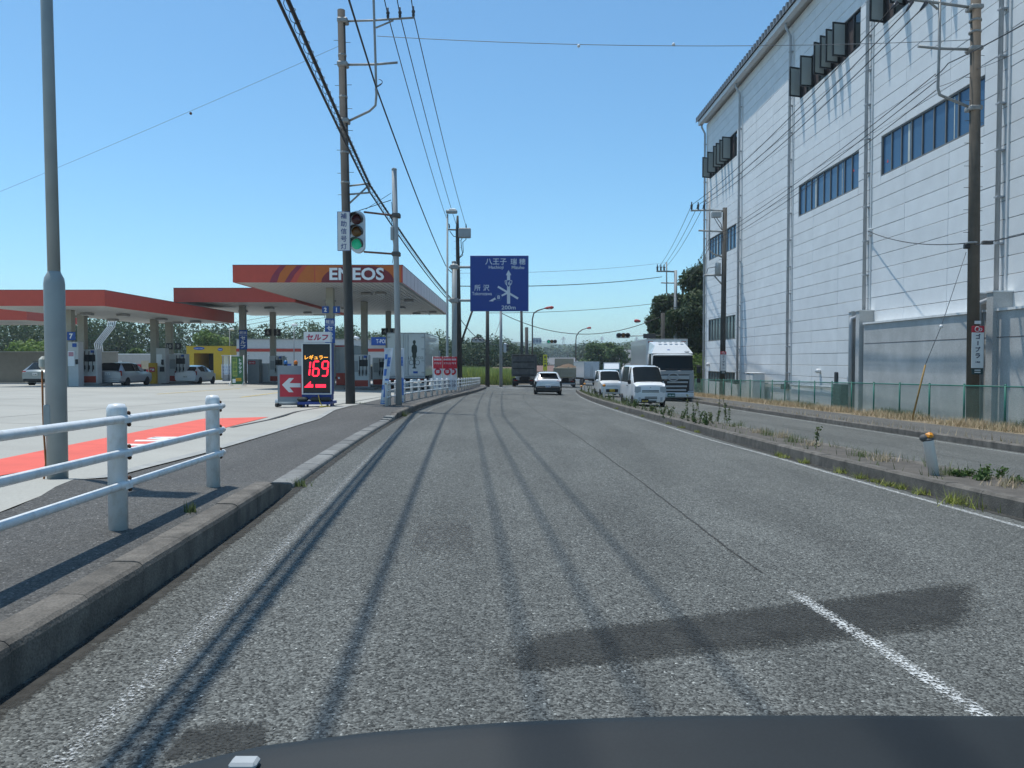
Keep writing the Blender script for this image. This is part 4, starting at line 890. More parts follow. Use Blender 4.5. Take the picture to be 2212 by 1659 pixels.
MB().rbox((-.1, -.02, h*.86), (.55, .03, .26), .01).build('notice', 'plate_red', t); text('lettering', 'おつり', .14, 'letter_white', t, (-.1, -.04, h*.86), bold=.04)
t, w, h = kiosk('payment_kiosk', 'low grey service cabinet beside the rear column under the middle canopy', 'kiosk', 560, 580, 785, 828, 62.5, .8, 'pump_white')
mat('ad_yellow', (.55, .33, .03), .6); mat('ad_green', (.05, .16, .07), .6); mat('ad_lime', (.35, .42, .10), .6)
t, w, h = kiosk('notice_board', 'yellow upright notice board beside the payment kiosk by the hatchback', 'sign', 321, 337, 784, 829, 55.5, .3, 'ad_yellow')
MB().rbox((0, -.02, h*.68), (w*.75, .02, h*.22), .01).build('print', 'plate_red', t); text('lettering', '灯油', .16, 'letter_white', t, (0, -.035, h*.68), bold=.04)
t, w, h = kiosk('notice_board', 'orange box at the foot of the lettered canopy middle column', 'box', 776, 790, 796, 829, 58.5, .4, 'pump_red'); MB().box((0, -.01, h*.6), (w*.7, .012, .12)).build('print', 'letter_white', t)
t, w, h = kiosk('notice_board', 'small red box on the pump island beside the price board', 'box', 726, 745, 806, 832, 51, .3, 'pump_red'); MB().box((-.1, -.01, h*.6), (.12, .012, .12)).build('print', 'letter_white', t)
# ---- green lorry-diesel banner
gbn = thing('banner_stand', 'green framed banner with vertical lettering for lorries beside a blue-signed column', 'banner', hit(513, 834, .02)+Vector((0, 0, .0))); db = gbn.location.y
k = db/F; w = 25*k; h = 60*k
MB().box((0, 0, .12+h/2), (w, .02, h)).build('banner_cloth', 'ad_green', gbn)
MB().rbox((-w*.2, -.014, .12+h*.62), (w*.4, .01, h*.68), .004).build('banner_panel', 'ad_lime', gbn)
for s_ in (-1, 1):
    MB().cyl((s_*w*.56, 0, 0), (s_*w*.56, 0, h+.2), .025, n=6).build('frame', 'white_paint', gbn); MB().tube([(s_*w*.56, -.4, .02), (s_*w*.56, 0, .35), (s_*w*.56, .4, .02)], .025, 6).build('foot', 'white_paint', gbn)
for i, ch in enumerate('軽油専用'): text('lettering', ch, h*.135, 'ad_green', gbn, (-w*.2, -.022, .12+h*(.87-.165*i)), bold=.01)
for i, ch in enumerate('トラック'): text('lettering', ch, h*.11, 'letter_white', gbn, (w*.26, -.014, .12+h*(.87-.14*i)), bold=.04)
MB().rbox((w*.1, -.016, .12+h*.17), (w*.5, .01, h*.12), .004).build('lorry_picture', 'ad_yellow', gbn); MB().rbox((-w*.28, -.016, .12+h*.12), (w*.28, .01, h*.14), .004).build('lorry_picture', 'letter_white', gbn)
# ---- price board on wheels
DPB = 23.6
pbz = hit(690, 884, .05); ps = thing('price_board', 'wheeled fuel price board with glowing red digits and white header', 'price sign', (P(686, 0, DPB).x, DPB, G(-6, DPB)+.06))
r_ = lambda x, y: rel(ps, P(x, y, DPB))
mat('board_navy', (.02, .05, .22), .5, var=.05); mat('led_panel', (.012, .016, .018), .25); mat('alu', (.6, .62, .62), .35, metal=.4)
mat('led_red', (.8, .02, .04), .5, emit=2.2, ecol=(1, .018, .05)); mat('led_amber', (.8, .4, .05), .5, emit=1.6, ecol=(1, .42, .05)); mat('sign_crimson', (.42, .02, .08), .5)
a, b_ = r_(652.5, 852), r_(716, 741)
MB().bb((a.x, 0, a.z), (b_.x, .3, b_.z)).build('cabinet', 'board_navy', ps)
MB().bb((a.x+.05, -.012, a.z+.05), (b_.x-.03, -.001, b_.z-.04)).build('led_screen', 'led_panel', ps)
for (p, q) in (((a.x, a.z), (a.x+.04, b_.z)), ((b_.x-.04, a.z), (b_.x, b_.z)), ((a.x+.04, a.z), (b_.x-.04, a.z+.03)), ((a.x+.04, b_.z-.03), (b_.x-.04, b_.z))): MB().bb((p[0], -.03, p[1]), (q[0], -.002, q[1])).build('screen_frame', 'alu', ps)
c, d_ = r_(652.5, 864), r_(716, 852.5); MB().bb((c.x, -.02, c.z), (d_.x, .3, d_.z)).build('skirt', 'board_navy', ps)
c, d_ = r_(656, 739), r_(714, 717); MB().bb((c.x, .0, c.z), (d_.x, .2, d_.z)).build('header', 'sign_white', ps)
c6 = lambda x, y: r_((1050+x*.2049)/1.8228, (1300+y*.2049)/1.8228)
def ptext(s, x0, x1, y0, y1, m, off, **k):
    a_, b__ = c6(x0, y1), c6(x1, y0); text('lettering', s, b__.z-a_.z, m, ps, ((a_.x+b__.x)/2, off, (a_.z+b__.z)/2), width=b__.x-a_.x, **k)
ptext('セルフ', 765, 1185, 80, 195, 'sign_crimson', -.002, bold=.035, shear=.12)
ptext('レギュラー', 735, 1180, 478, 565, 'led_amber', -.016, bold=.02)
def seg(x0, y0, x1, y1, wd=15):
    p, q = Vector((x0, y0)), Vector((x1, y1)); dv = (q-p).normalized(); nv = Vector((-dv.y, dv.x)); e = wd
    pts = [p+dv*6, p+dv*e+nv*wd, q-dv*e+nv*wd, q-dv*6, q-dv*e-nv*wd, p+dv*e-nv*wd]
    MB().prism([(c6(*z).x, c6(*z).z) for z in pts], .006, lambda u, v, w_: (u, -.014-w_, v)).build('digit_segment', 'led_red', ps)
def digit(x, segs, x2=None):
    wd = 110; t_, m_, bo = 600, 738, 878; sk_ = lambda y: (738-y)*.09
    S_ = {'a': (x+sk_(t_), t_, x+wd+sk_(t_), t_), 'b': (x+wd+sk_(t_), t_, x+wd, m_), 'c': (x+wd, m_, x+wd+sk_(bo), bo), 'd': (x+sk_(bo), bo, x+wd+sk_(bo), bo), 'e': (x, m_, x+sk_(bo), bo), 'f': (x+sk_(t_), t_, x, m_), 'g': (x, m_, x+wd, m_)}
    for s_ in segs: seg(*S_[s_])
digit(722, 'bc'); digit(897, 'acdefg'); digit(1068, 'abcdfg')
for pts in ([(722, 1100), (850, 978), (850, 1040), (896, 1040), (896, 1100)], [(943, 1040), (1140, 1040), (1140, 1102), (943, 1102)]): MB().prism([(c6(*z).x, c6(*z).z) for z in pts], .006, lambda u, v, w_: (u, -.014-w_, v)).build('arrow_light', 'led_red', ps)
for s_ in (654, 714): q = r_(s_, 880); MB().bb((q.x-.03, .08, 0), (q.x+.03, .2, r_(0, 860).z)).build('leg', 'board_navy', ps)
q0, q1 = r_(648, 872), r_(718, 876); MB().bb((q0.x, -.3, .12), (q1.x, .6, .2)).build('base_frame', 'board_navy', ps)
for sx in (q0.x+.1, q1.x-.1):
    for sy in (-.2, .5): MB().lathe((sx-.025, sy, .06), [(.055, 0), (.06, .01), (.06, .04), (.055, .05)], 12, 'x').build('castor', 'rubber', ps)
for i, (sx, wd_) in enumerate(((q0.x+.12, .3), (q0.x+.52, .3), (q0.x+.82, .3))): 
    sbg = MB(); sbg.rbox((0, 0, 0), (wd_, .3, .13), .05); so_ = sbg.build('sand_bag', mat('bag_dark', (.03, .04, .035), .8, var=.3, vs=9), None, ps.location+Vector((sx, -.12, .27))); tag(so_, ['dark sandbag nearest the red arrow box on the price board base', 'dark sandbag in the middle of the price board base', 'dark sandbag on the price board base towards the tarred pole'][i], 'sandbag')
cbp = thing('loose_yellow_cord', 'loose yellow cord coiled on the ground before the price board wheels', 'cord', ps.location+Vector((.05, -.35, 0)))
MB().tube([(-.08, .2, .4), (0, .05, .2), (.1, 0, .05)]+[(.12+.11*math.cos(t), .02+.09*math.sin(t), .03+.004*t) for t in np.linspace(0, 12.5, 36)]+[(.4, -.1, .015)], .012, 6).build('cord_loop', 'yellow_cord', cbp)
# ---- red arrow box with roller base and lamps on top
ar = thing('arrow_sign', 'grey box sign with red panel and white arrow pointing into the station', 'sign', (P(628, 0, DPB+.3).x, DPB+.3, G(-6.8, DPB)+.06))
r_a = lambda x, y: rel(ar, P(x, y, DPB+.3))
a, b_ = r_a(600, 868), r_a(654, 790); mat('box_grey', (.24, .27, .29), .5, var=.08)
MB().bb((a.x, 0, a.z), (b_.x, .45, b_.z)).build('cabinet', 'box_grey', ar)
a2_, b2_ = r_a(605, 857), r_a(653, 809); MB().bb((a2_.x, -.012, a2_.z), (b2_.x, -.001, b2_.z)).build('arrow_panel', 'plate_red', ar)
c7 = lambda x, y: r_a((1050+x*.2049)/1.8228, (1300+y*.2049)/1.8228)
MB().prism([(c7(*z).x, c7(*z).z) for z in [(298, 1050), (437, 920), (528, 920), (440, 1018), (655, 1020), (655, 1098), (440, 1098), (520, 1192), (430, 1192)]], .006, lambda u, v, w_: (u, -.014-w_, v)).build('arrow', 'sign_white', ar)
a3_, b3_ = r_a(594, 878), r_a(650, 870); MB().cyl((a3_.x, .1, .14), (b3_.x, .1, .14), .1, n=14).build('roller', 'alu', ar)
for s_ in (a3_.x+.06, b3_.x-.06): MB().rbox((s_, .15, .05), (.1, .4, .12), .02).build('foot', 'rubber', ar)
for px, cm in ((613, 'bluel'), (635, 'orangel'), (655, 'redl')):
    glass('beacon_'+cm, {'bluel': (.02, .13, .35), 'orangel': (.6, .16, .01), 'redl': (.2, .01, .015)}[cm], .2); q = r_a(px, 790); MB().lathe((q.x, .2, q.z), [(.055, 0), (.055, .045)], 12).build('beacon_base', 'black_plastic', ar); MB().lathe((q.x, .2, q.z+.046), [(.06, 0), (.064, .06), (.05, .1), (.02, .12)], 12).build('beacon', 'beacon_'+cm, ar)
# ---- cloth flags
def flag(label, px, py0, py1, D, w, mats, lean=0, wave=.05, red=False):
    b = P(px, py1, D); b.z = G(b.x, b.y)+.02; t = thing('advertising_flag', label, 'flag', b); h = P(px, py0, D).z-b.z
    MB().cyl((0, 0, 0), (lean*.2, 0, h), .014, n=6).build('flag_pole', 'white_paint', t); MB().cyl((lean*.2-.02, 0, h-.03), (lean*.2+w, 0, h-.03), .01, n=5).build('flag_arm', 'white_paint', t)
    MB().lathe((0, 0, 0), [(.2, 0), (.2, .06), (.16, .12), (.03, .14)], 14).build('flag_base', 'rubber', t)
    def cloth(z0, z1, m, name='flag_cloth', off=0, x0=0., x1=1.):
        mb_ = MB(); nx_, nz = 8, 12; vs = []
        for i in range(nz+1):
            z = h*(z0+(z1-z0)*i/nz)
            for j in range(nx_+1):
                u = x0+(x1-x0)*j/nx_; sw = 1-.35*(1-z/h)*(0 if red else 1)
                vs.append((lean*(z/h-.8)+.03+u*w*sw, wave*math.sin(u*6+z*2.5)+off, z))
        n = len(vs); mb_.add(vs, [(i*(nx_+1)+j, i*(nx_+1)+j+1, (i+1)*(nx_+1)+j+1, (i+1)*(nx_+1)+j) for i in range(nz) for j in range(nx_)], True)
        mb_.build(name, m, t)
    return t, cloth, h
mat('cloth_blue', (.10, .22, .55), .8, var=.1); mat('cloth_white', (.72, .74, .76), .8, var=.06); mat('cloth_red', (.55, .03, .05), .8, var=.05)
for label, px, lean, D in (('blue and white cloth flag leaning beside the end post of the long guard pipe', 829, .35, 24.6), ('narrow blue and white flag half hidden behind the signal pole', 857, -.1, 26.5)):
    t, cl, h = flag(label, px, 752, 862, D, .25, None, lean*.6)
    cl(.08, 1, 'cloth_white')
    for i, (u0, u1, z0, z1) in enumerate(((.45, .98, .2, .5), (.1, .5, .55, .66), (.4, .8, .7, .85), (0, .35, .32, .4), (.05, .35, .82, .9), (.05, .95, .09, .105), (.05, .95, .13, .14))): cl(z0, z1, 'cloth_blue', 'flag_print', -.004-.001*i, u0, u1)
for label, px, D in (('red and white app flag nearer the parked white lorry', 935, 42.5), ('red and white app flag beside the slender street lamp', 955.5, 43), ('red and white app flag nearest the direction sign pole', 967.5, 44)):
    t, cl, h = flag(label, px, 770, 838, D, .5, None, 0, .02, True)
    cl(.12, .68, 'cloth_white'); cl(.68, .995, 'cloth_red'); 
    MB().lathe((.28, -.06, h*.6), [(.19, .02), (.19, .0)], 18, 'y').build('flag_print', 'cloth_red', t); text('lettering', '得', .2, 'cloth_white', t, (.28, -.068, h*.6), bold=.01)
    text('lettering', 'ENEOS', .1, 'cloth_white', t, (.28, -.05, h*.92), width=.4, bold=.04); text('lettering', 'アプリで', .11, 'cloth_white', t, (.28, -.05, h*.82), width=.4, bold=.03); text('lettering', '配ク\n布中', .4, 'ink_navy', t, (.28, -.05, h*.28), width=.36, bold=.01)
# ---- shop, car wash, walls
mat('shop_white', (.52, .53, .52), .7, var=.06); mat('shop_red', (.42, .05, .035), .6); mat('wash_yellow', (.55, .36, .02), .6, var=.06); glass('shop_glass', (.03, .035, .035), .1); mat('wall_beige', (.30, .275, .235), .85, var=.08); mat('wall_white', (.50, .49, .46), .8, var=.06); mat('cream', (.55, .48, .34), .7)
DSH = 96.0; sx0, sx1 = P(503, 0, DSH).x, P(880, 0, DSH).x; zb0 = G(-26, DSH)
shop = thing('shop_building', 'long low white shop with a red band behind the petrol pumps', 'building', ((sx0+sx1)/2, DSH, zb0)); q = lambda x, y: rel(shop, P(x, y, DSH)); hw = (sx1-sx0)/2
MB().bb((-hw, 0, -.3), (hw, 9, q(0, 733.5).z)).build('wall', 'shop_white', shop); MB().bb((-hw-.05, -.06, q(0, 759.6).z), (hw+.05, -.001, q(0, 753.2).z)).build('red_band', 'shop_red', shop)
MB().bb((-hw-.1, -.1, q(0, 733.4).z), (hw+.1, 9.1, q(0, 732).z)).build('parapet', 'steel', shop)
for i in range(9):
    xx = -hw+7.4+i*1.5; MB().bb((xx, -.05, .15), (xx+1.35, -.002, 1.75)).build('window', 'shop_glass', shop)
for i in range(2): MB().bb((hw-6+i*2.6, -.04, .1), (hw-4.2+i*2.6, -.002, 2.0)).build('window', 'cream', shop)
MB().bb((-hw+.4, -.04, .9), (-hw+2.2, -.002, 2.2)).build('poster', 'letter_white', shop); MB().bb((-hw+2.6, -.04, 1.0), (-hw+4.2, -.002, 2.1)).build('poster', 'ad_yellow', shop); MB().bb((-hw+4.6, -.04, 1.0), (-hw+6.8, -.002, 2.1)).build('poster', 'sign_bluep', shop)
pa_, pb2 = q(803, 746), q(836, 732); MB().bb((pa_.x, -.3, pa_.z), (pb2.x+1.2, -.2, pb2.z+.2)).build('brand_sign', 'sign_bluep', shop); text('lettering', 'T-POINT', .5, 'letter_white', shop, ((pa_.x+pb2.x)/2+.6, -.21-.1, (pa_.z+pb2.z)/2+.1), bold=.02, width=1.9)
MB().tube([q(775, 732), q(765, 728)], .2, 8).build('roof_vent', 'letter_white', shop)
DCW = 101.; cw_ = thing('car_wash', 'bright yellow car wash building with dark entrance and blue emblem', 'building', (P(441, 0, DCW).x, DCW, G(-40, DCW))); q = lambda x, y: rel(cw_, P(x, y, DCW))
w0, w1, zt_ = q(393, 0).x, q(489, 0).x, q(0, 749).z
e0, e1, ez = q(409, 0).x, q(452, 0).x, q(0, 763).z
MB().bb((w0, 0, -.3), (e0, 7, zt_)).build('wall', 'wash_yellow', cw_); MB().bb((e1, 0, -.3), (w1, 7, zt_)).build('wall', 'wash_yellow', cw_); MB().bb((e0, 0, ez), (e1, 7, zt_)).build('wall', 'wash_yellow', cw_); MB().bb((e0, 5, -.3), (e1, 7, ez)).build('wall', 'num_black', cw_)
MB().bb((w0-.05, -.05, zt_+.002), (w1+.05, 7.05, zt_+.1)).build('roof', 'wash_yellow', cw_)
for (x, y, wd_) in ((430, 752.5, 1.5), (476, 755, .7)): p = q(x, y); MB().sphere((p.x, -.03, p.z), .28, 14, 6, (wd_/.56, .12, .75)).build('emblem', 'sign_bluep', cw_); text('lettering', 'Keeper Wash' if wd_ > 1 else 'Wash', .16, 'letter_white', cw_, (p.x, -.09, p.z), width=wd_*.7)
MB().bb((q(470, 0).x, -.1, .3), (q(495, 0).x, -.01, 2.1)).build('price_board', 'letter_white', cw_)
for i in range(3): MB().bb((q(471.5, 0).x, -.13, .75+.42*i), (q(493.5, 0).x, -.101, 1.02+.42*i)).build('print', 'sign_bluep', cw_)
bth = thing('glass_booth', 'small glazed waiting booth between the car wash and the green banner', 'booth', (P(492, 0, 84).x, 84, G(-31, 84))); q = lambda x, y: rel(bth, P(x, y, 84))
bx0, bx1, bz = q(472, 0).x, q(512, 0).x, q(0, 769).z
for xx in (bx0, (bx0*2+bx1)/3, bx1): MB().bb((xx-.05, 0, -.1), (xx+.05, .1, bz)).build('post', 'pump_grey', bth)
MB().bb((bx0, 0, -.1), (bx1, 2.2, .75)).build('dado', 'pump_grey', bth); MB().bb((bx0-.1, -.1, bz), (bx1+.1, 2.4, bz+.1)).build('roof', 'pump_white', bth)
glm = bpy.data.materials.new('clear_glass'); glm.use_nodes = True; gb_ = glm.node_tree.nodes['Principled BSDF']; gb_.inputs['Base Color'].default_value = (.75, .85, .85, 1); gb_.inputs['Roughness'].default_value = .05; gb_.inputs['Alpha'].default_value = .35; MATS['clear_glass'] = glm
for k in range(2): MB().bb((bx0+.1+k*(bx1-bx0)/3, .04, .76), (bx0-.06+(bx1-bx0)*(1/3 if k == 0 else 1), .06, bz-.01)).build('pane', 'clear_glass', bth)
wl = thing('boundary_wall', 'beige rendered boundary wall at the back of the station', 'wall', (-50, 67, G(-50, 67))); MB().bb((-30, 0, -.5), (15.6, .25, P(0, 760.6, 67).z-wl.location.z)).build('wall_face', 'wall_beige', wl); MB().bb((-30.02, -.04, P(0, 760.5, 67).z-wl.location.z), (15.64, .29, P(0, 759, 67).z-wl.location.z)).build('coping', 'wall_white', wl)
wl = thing('boundary_wall', 'white boundary wall hung with red notices behind the silver estate car', 'wall', (-35, 76, G(-35, 76))); zt2 = P(0, 766, 76).z-wl.location.z; MB().bb((-6, 0, -.5), (2.2, .25, zt2)).build('wall_face', 'wall_white', wl); MB().bb((-6.02, -.04, zt2+.002), (2.24, .29, zt2+.09)).build('coping', 'letter_white', wl)
for (x0, x1, y0, y1, m_) in ((243, 263, 779, 789, 'sign_white'), (291, 306, 787, 795, 'plate_red'), (288, 304, 798, 805, 'plate_red'), (306, 320, 798, 805, 'plate_red'), (222, 240, 787, 793, 'plate_red'), (305, 322, 779, 797, 'cream')): a, b_ = rel(wl, P(x0, y1, 76)), rel(wl, P(x1, y0, 76)); MB().bb((a.x, -.03, a.z), (b_.x, -.002, b_.z)).build('notice', m_, wl)
# vent pipes behind the low canopy
vp = thing('vent_pipes', 'row of slim bent white vent pipes rising behind the low canopy', 'pipes', (P(210, 0, 74).x, 74, G(-40, 74)+.02)); q = lambda x, y: rel(vp, P(x, y, 74))
for i in range(5): x = 204+i*3.9; MB().tube([(q(x, 0).x, 0, 0), q(x, 742), q(x+28, 706), q(x+31, 690)], .045, 6).build('vent_pipe', 'white_paint', vp)
def slim_lamp(label, px, D, ytop, arm=0, m='steel'):
    b = P(px, 800, D); b.z = G(b.x, D); t = thing('lamp_post', label, 'lamp post', b); tp = rel(t, P(px, ytop, D)); MB().cyl((0, 0, -.1), tp, .07, .05, 8).build('pole_shaft', m, t)
    MB().rbox(tp+Vector((arm*.3, 0, .1)), (.6, .3, .25), .05).build('lamp_head', 'white_paint', t)
slim_lamp('thin lamp post with double head in front of the shop', 635, 88, 704, .2); slim_lamp('thin lamp post with one arm behind the car wash', 496, 105, 713, 1)

for k in range(3): wire('power_cable', 'thin wire slanting across the sky behind the middle canopy', [P(330+10*k, 716+9*k, 125), P(640, 672+9*k, 118), P(800, 650+8*k, 112)], .03, sag=.4, group='wires behind the station')
# ============================================================ vehicles (local +Y is the driving direction)
def paint(name, c, metal=0., rough=.28): return mat(name, c, rough, metal, var=.03, vs=1.5, coat=.6, spec=.5)
paint('car_white', (.72, .73, .735)); paint('car_silver', (.34, .36, .39), .5, .35); paint('car_grey', (.26, .29, .29), .4, .35); paint('truck_white', (.58, .60, .61)); paint('truck_silver', (.27, .29, .31), .3, .4); paint('truck_teal', (.06, .27, .36)); paint('dump_beige', (.42, .38, .28), 0, .7)
mat('car_glass', (.012, .016, .018), .18, var=0, spec=.16); mat('tyre', (.018, .018, .02), .85); mat('rim', (.42, .43, .44), .4, metal=.5, var=0); mat('trim_black', (.018, .019, .02), .5, var=0); glass('lamp_clear', (.38, .41, .43), .12); glass('tail_red', (.25, .012, .012), .15); mat('plate_yellow', (.70, .46, .03), .5); mat('plate_blk', (.02, .02, .02), .5); mat('grey_metal', (.40, .42, .43), .5, var=.08); mat('chassis', (.025, .024, .023), .8, var=.2)
def sect(w, zb, zs, zbt, wr, zr):
    return [(0, zb), (w*.86, zb), (w*.975, zb+.12), (w, zs), (w*.975, zbt), (wr, zr-.05), (wr*.82, zr), (0, zr+.015)]
def loft_body(t, st, glassmap, m, gm='car_glass'):
    secs = [[(x, s[0], z) for x, z in sect(*s[1:])] for s in st]; K = 8
    parts = {'body': []}
    for i in range(len(secs)-1):
        for j in range(K-1):
            parts.setdefault(glassmap.get((i, j), 'body'), []).append((i, j))
    for nm, fs, sides in [(nm, fs, sd) for nm, fs in parts.items() for sd in (((1,), (-1,)) if nm.startswith('side') else ((1, -1),))]:
        mb = MB()
        for i, j in fs:
            a, b, c, d = secs[i][j], secs[i+1][j], secs[i+1][j+1], secs[i][j+1]
            if 1 in sides: mb.quad(a, b, c, d)
            if -1 in sides: mb.quad(*[(-p[0], p[1], p[2]) for p in (d, c, b, a)])
        if nm == 'body':
            for k in (0, -1):
                s = secs[k]; mb.add(s+[(-p[0], p[1], p[2]) for p in reversed(s[1:-1])], [tuple(range(2*K-2))])
        me = mb.mesh(nm); bm = bmesh.new(); bm.from_mesh(me); bmesh.ops.remove_doubles(bm, verts=bm.verts[:], dist=.0005); bmesh.ops.recalc_face_normals(bm, faces=bm.faces[:])
        for f in bm.faces: f.smooth = True
        for e in bm.edges:
            if len(e.link_faces) == 2 and e.calc_face_angle(0) > .55: e.smooth = False
        bm.to_mesh(me); bm.free(); link(nm.split('#')[0], me, m if nm == 'body' else gm, t)
    gi = sorted(i for (i, j), n_ in glassmap.items() if j == 4 and n_.startswith('side_window'))
    for i in gi:                                       # door pillars over the side glass
        for k_ in {i, i+1}:
            p, q = secs[k_][4], secs[k_][5]
            for s_ in (-1, 1): MB().tube([(s_*(p[0]+.004), p[1], p[2]), (s_*(q[0]+.004), q[1], q[2])], .035, 5).build('pillar', m, t)
def pillars(t, ys, m='trim_black'):
    pass
WH = {}
def wheels(t, half, ys, r, w=.2, inset=.0, dual=False):
    if (r, w) not in WH:
        WH[(r, w)] = (MB().lathe((0, 0, 0), [(r*.62, -w/2), (r*.9, -w/2), (r, -w*.38), (r, w*.38), (r*.9, w/2), (r*.62, w/2)], 20, 'x').mesh('wheel'),
                      MB().lathe((0, 0, 0), [(r*.61, -w*.42), (r*.61, w*.42), (r*.5, w*.46), (r*.2, w*.3), (.02, w*.36)], 14, 'x').mesh('rim'))
    a, b = WH[(r, w)]
    for y in ys:
        for s in (-1, 1):
            o = link('wheel', a, 'tyre', t, (s*(half-w/2+.01-inset), y, r)); rr = link('rim', b, 'rim', o)
            if s < 0: o.rotation_euler = (0, 0, math.pi)
def pt_(t, nm, c, d, m, r=.015): return MB().rbox(c, d, r).build(nm, m, t)
def plate(t, x, y, z, sgn, s, m='sign_white', tm='plate_blk', w=.33):
    pt_(t, 'number_plate', (x, y, z), (w, .02, w*.5), m, .004); text('lettering', s, w*.22, tm, t, (x, y+sgn*.012, z-.015), right=(-sgn, 0, 0), width=w*.8, bold=.03)
def place(px, py, d, dz=0):
    q = P(px, py, d); return Vector((q.x, d, G(q.x, d)+dz))
def vehicle(name, label, cat, loc, rotz=0): return thing(name, label, cat, loc, rotz)
# white coupe-SUV ahead in our lane
t = vehicle('car', 'white coupe-styled SUV with black lower bumper driving away on our carriageway', 'car', place(1182, 850, 52.8)); t.rotation_euler.z = R(-1)
loft_body(t, [(2.09, .66, .34, .5, .70, .5, .74), (1.88, .84, .24, .52, .80, .7, .87), (1.0, .9, .2, .6, .96, .78, 1.01), (.2, .9, .2, .6, .99, .63, 1.48), (-.8, .91, .2, .6, 1.01, .63, 1.535), (-1.5, .912, .22, .62, 1.03, .58, 1.47), (-1.93, .90, .3, .66, 1.04, .72, 1.08), (-2.06, .86, .36, .66, .98, .66, 1.02), (-2.1, .80, .42, .66, .9, .6, .95)],
          {(2, 5): 'windscreen', (2, 6): 'windscreen', (3, 4): 'side_window', (4, 4): 'side_window', (5, 5): 'rear_window', (5, 6): 'rear_window'}, 'car_white')
wheels(t, .9, (1.3, -1.3), .34, .22)
pt_(t, 'bumper', (0, -2.05, .42), (1.64, .26, .42), 'trim_black', .09); pt_(t, 'light_bar', (0, -2.03, .965), (1.56, .1, .055), 'tail_red', .02)
for s in (-1, 1):
    MB().prism([(s*.86, .95), (s*.7, .88), (s*.78, .7), (s*.84, .5), (s*.9, .5), (s*.91, .72)], .1, lambda u, v, w: (u, -2.0-w, v)).build('tail_trim', 'trim_black', t); pt_(t, 'reflector', (s*.66, -2.13, .62), (.14, .04, .05), 'lamp_clear', .01); pt_(t, 'mirror', (s*1.0, .55, 1.02), (.2, .12, .14), 'trim_black', .04)
    pt_(t, 'wheel_arch', (s*.905, -1.3, .5), (.03, .9, .46), 'trim_black', .012)
pt_(t, 'spoiler', (0, -1.62, 1.48), (1.1, .3, .04), 'car_white', .02); pt_(t, 'wiper', (0, -1.86, 1.16), (.4, .03, .03), 'trim_black', .01); plate(t, 0, -2.16, .63, -1, '83-86', 'letter_white', 'sign_navy')
# kei van, oncoming
kb, kt = 'plate_blk', 'plate_yellow'
VX = place(1395, 880, 34.6)
t = vehicle('van', 'boxy white microvan with black number plate oncoming beside the median', 'van', VX+Vector((.12, 1.7, 0)), math.pi+R(3)); t.location.z = G(t.location.x, t.location.y)
loft_body(t, [(1.7, .6, .34, .55, .80, .56, .86), (1.66, .69, .24, .55, .96, .62, 1.0), (1.5, .725, .2, .6, 1.05, .66, 1.08), (1.3, .735, .18, .6, 1.08, .67, 1.14), (.72, .737, .18, .6, 1.1, .62, 1.82), (.3, .737, .18, .6, 1.1, .63, 1.88), (-1.3, .737, .18, .6, 1.1, .63, 1.88), (-1.66, .72, .2, .6, 1.1, .60, 1.82), (-1.7, .69, .3, .6, 1.08, .57, 1.72)],
          {(3, 5): 'windscreen', (3, 6): 'windscreen', (4, 4): 'side_window', (5, 4): 'side_window#2', (6, 4): 'side_window#3'}, 'car_white')
wheels(t, .735, (1.2, -1.15), .27, .16)
for s in (-1, 1):
    MB().prism([(s*.44, .72), (s*.44, .93), (s*.70, .96), (s*.72, .70), (s*.6, .66)], .06, lambda u, v, w: (u, 1.65+w*.9, v)).build('headlamp', 'lamp_clear', t); pt_(t, 'mirror', (s*.84, 1.1, 1.14), (.14, .12, .2), 'trim_black', .03); pt_(t, 'door_handle', (s*.745, .1, .95), (.03, .16, .04), 'trim_black', .01); pt_(t, 'windscreen_pillar', (s*.652, 1.01, 1.47), (.03, .03, .01), 'car_white', .004); pt_(t, 'bumper_corner', (s*.5, 1.705, .38), (.1, .02, .16), 'grey_metal', .01)
for z, w in ((.76, .78), (.70, .78)): pt_(t, 'grille', (0, 1.7, z), (w, .03, .035), 'trim_black', .008)
for z, w in ((.47, .56), (.40, .56), (.30, .5), (.25, .5)): pt_(t, 'air_intake', (-.02, 1.71, z), (w, .02, .035), 'trim_black', .006)
pt_(t, 'emblem', (0, 1.69, .9), (.06, .03, .06), 'rim', .01); pt_(t, 'wiper', (.1, 1.36, 1.17), (.6, .03, .02), 'trim_black', .006); plate(t, .26, 1.73, .31, 1, '36-23', 'plate_blk', 'plate_yellow')
# kei wagon behind it
t = vehicle('car', 'tall white kei car with yellow number plate following the microvan', 'car', place(1317, 857, 50)+Vector((.1, 1.7, 0)), math.pi+R(2))
loft_body(t, [(1.69, .58, .3, .5, .72, .5, .78), (1.62, .70, .2, .52, .86, .6, .92), (1.1, .73, .18, .6, .99, .66, 1.03), (.95, .735, .18, .6, 1.0, .66, 1.06), (.45, .737, .18, .6, 1.02, .6, 1.66), (0, .737, .18, .6, 1.02, .61, 1.735), (-1.4, .737, .18, .6, 1.02, .6, 1.71), (-1.69, .70, .25, .6, 1.0, .56, 1.6)],
          {(3, 5): 'windscreen', (3, 6): 'windscreen', (4, 4): 'side_window', (5, 4): 'side_window#2'}, 'car_white')
wheels(t, .735, (1.2, -1.2), .27, .16)
pt_(t, 'grille', (0, 1.68, .42), (.8, .06, .22), 'trim_black', .03); pt_(t, 'grille', (0, 1.67, .73), (.74, .06, .07), 'rim', .02)
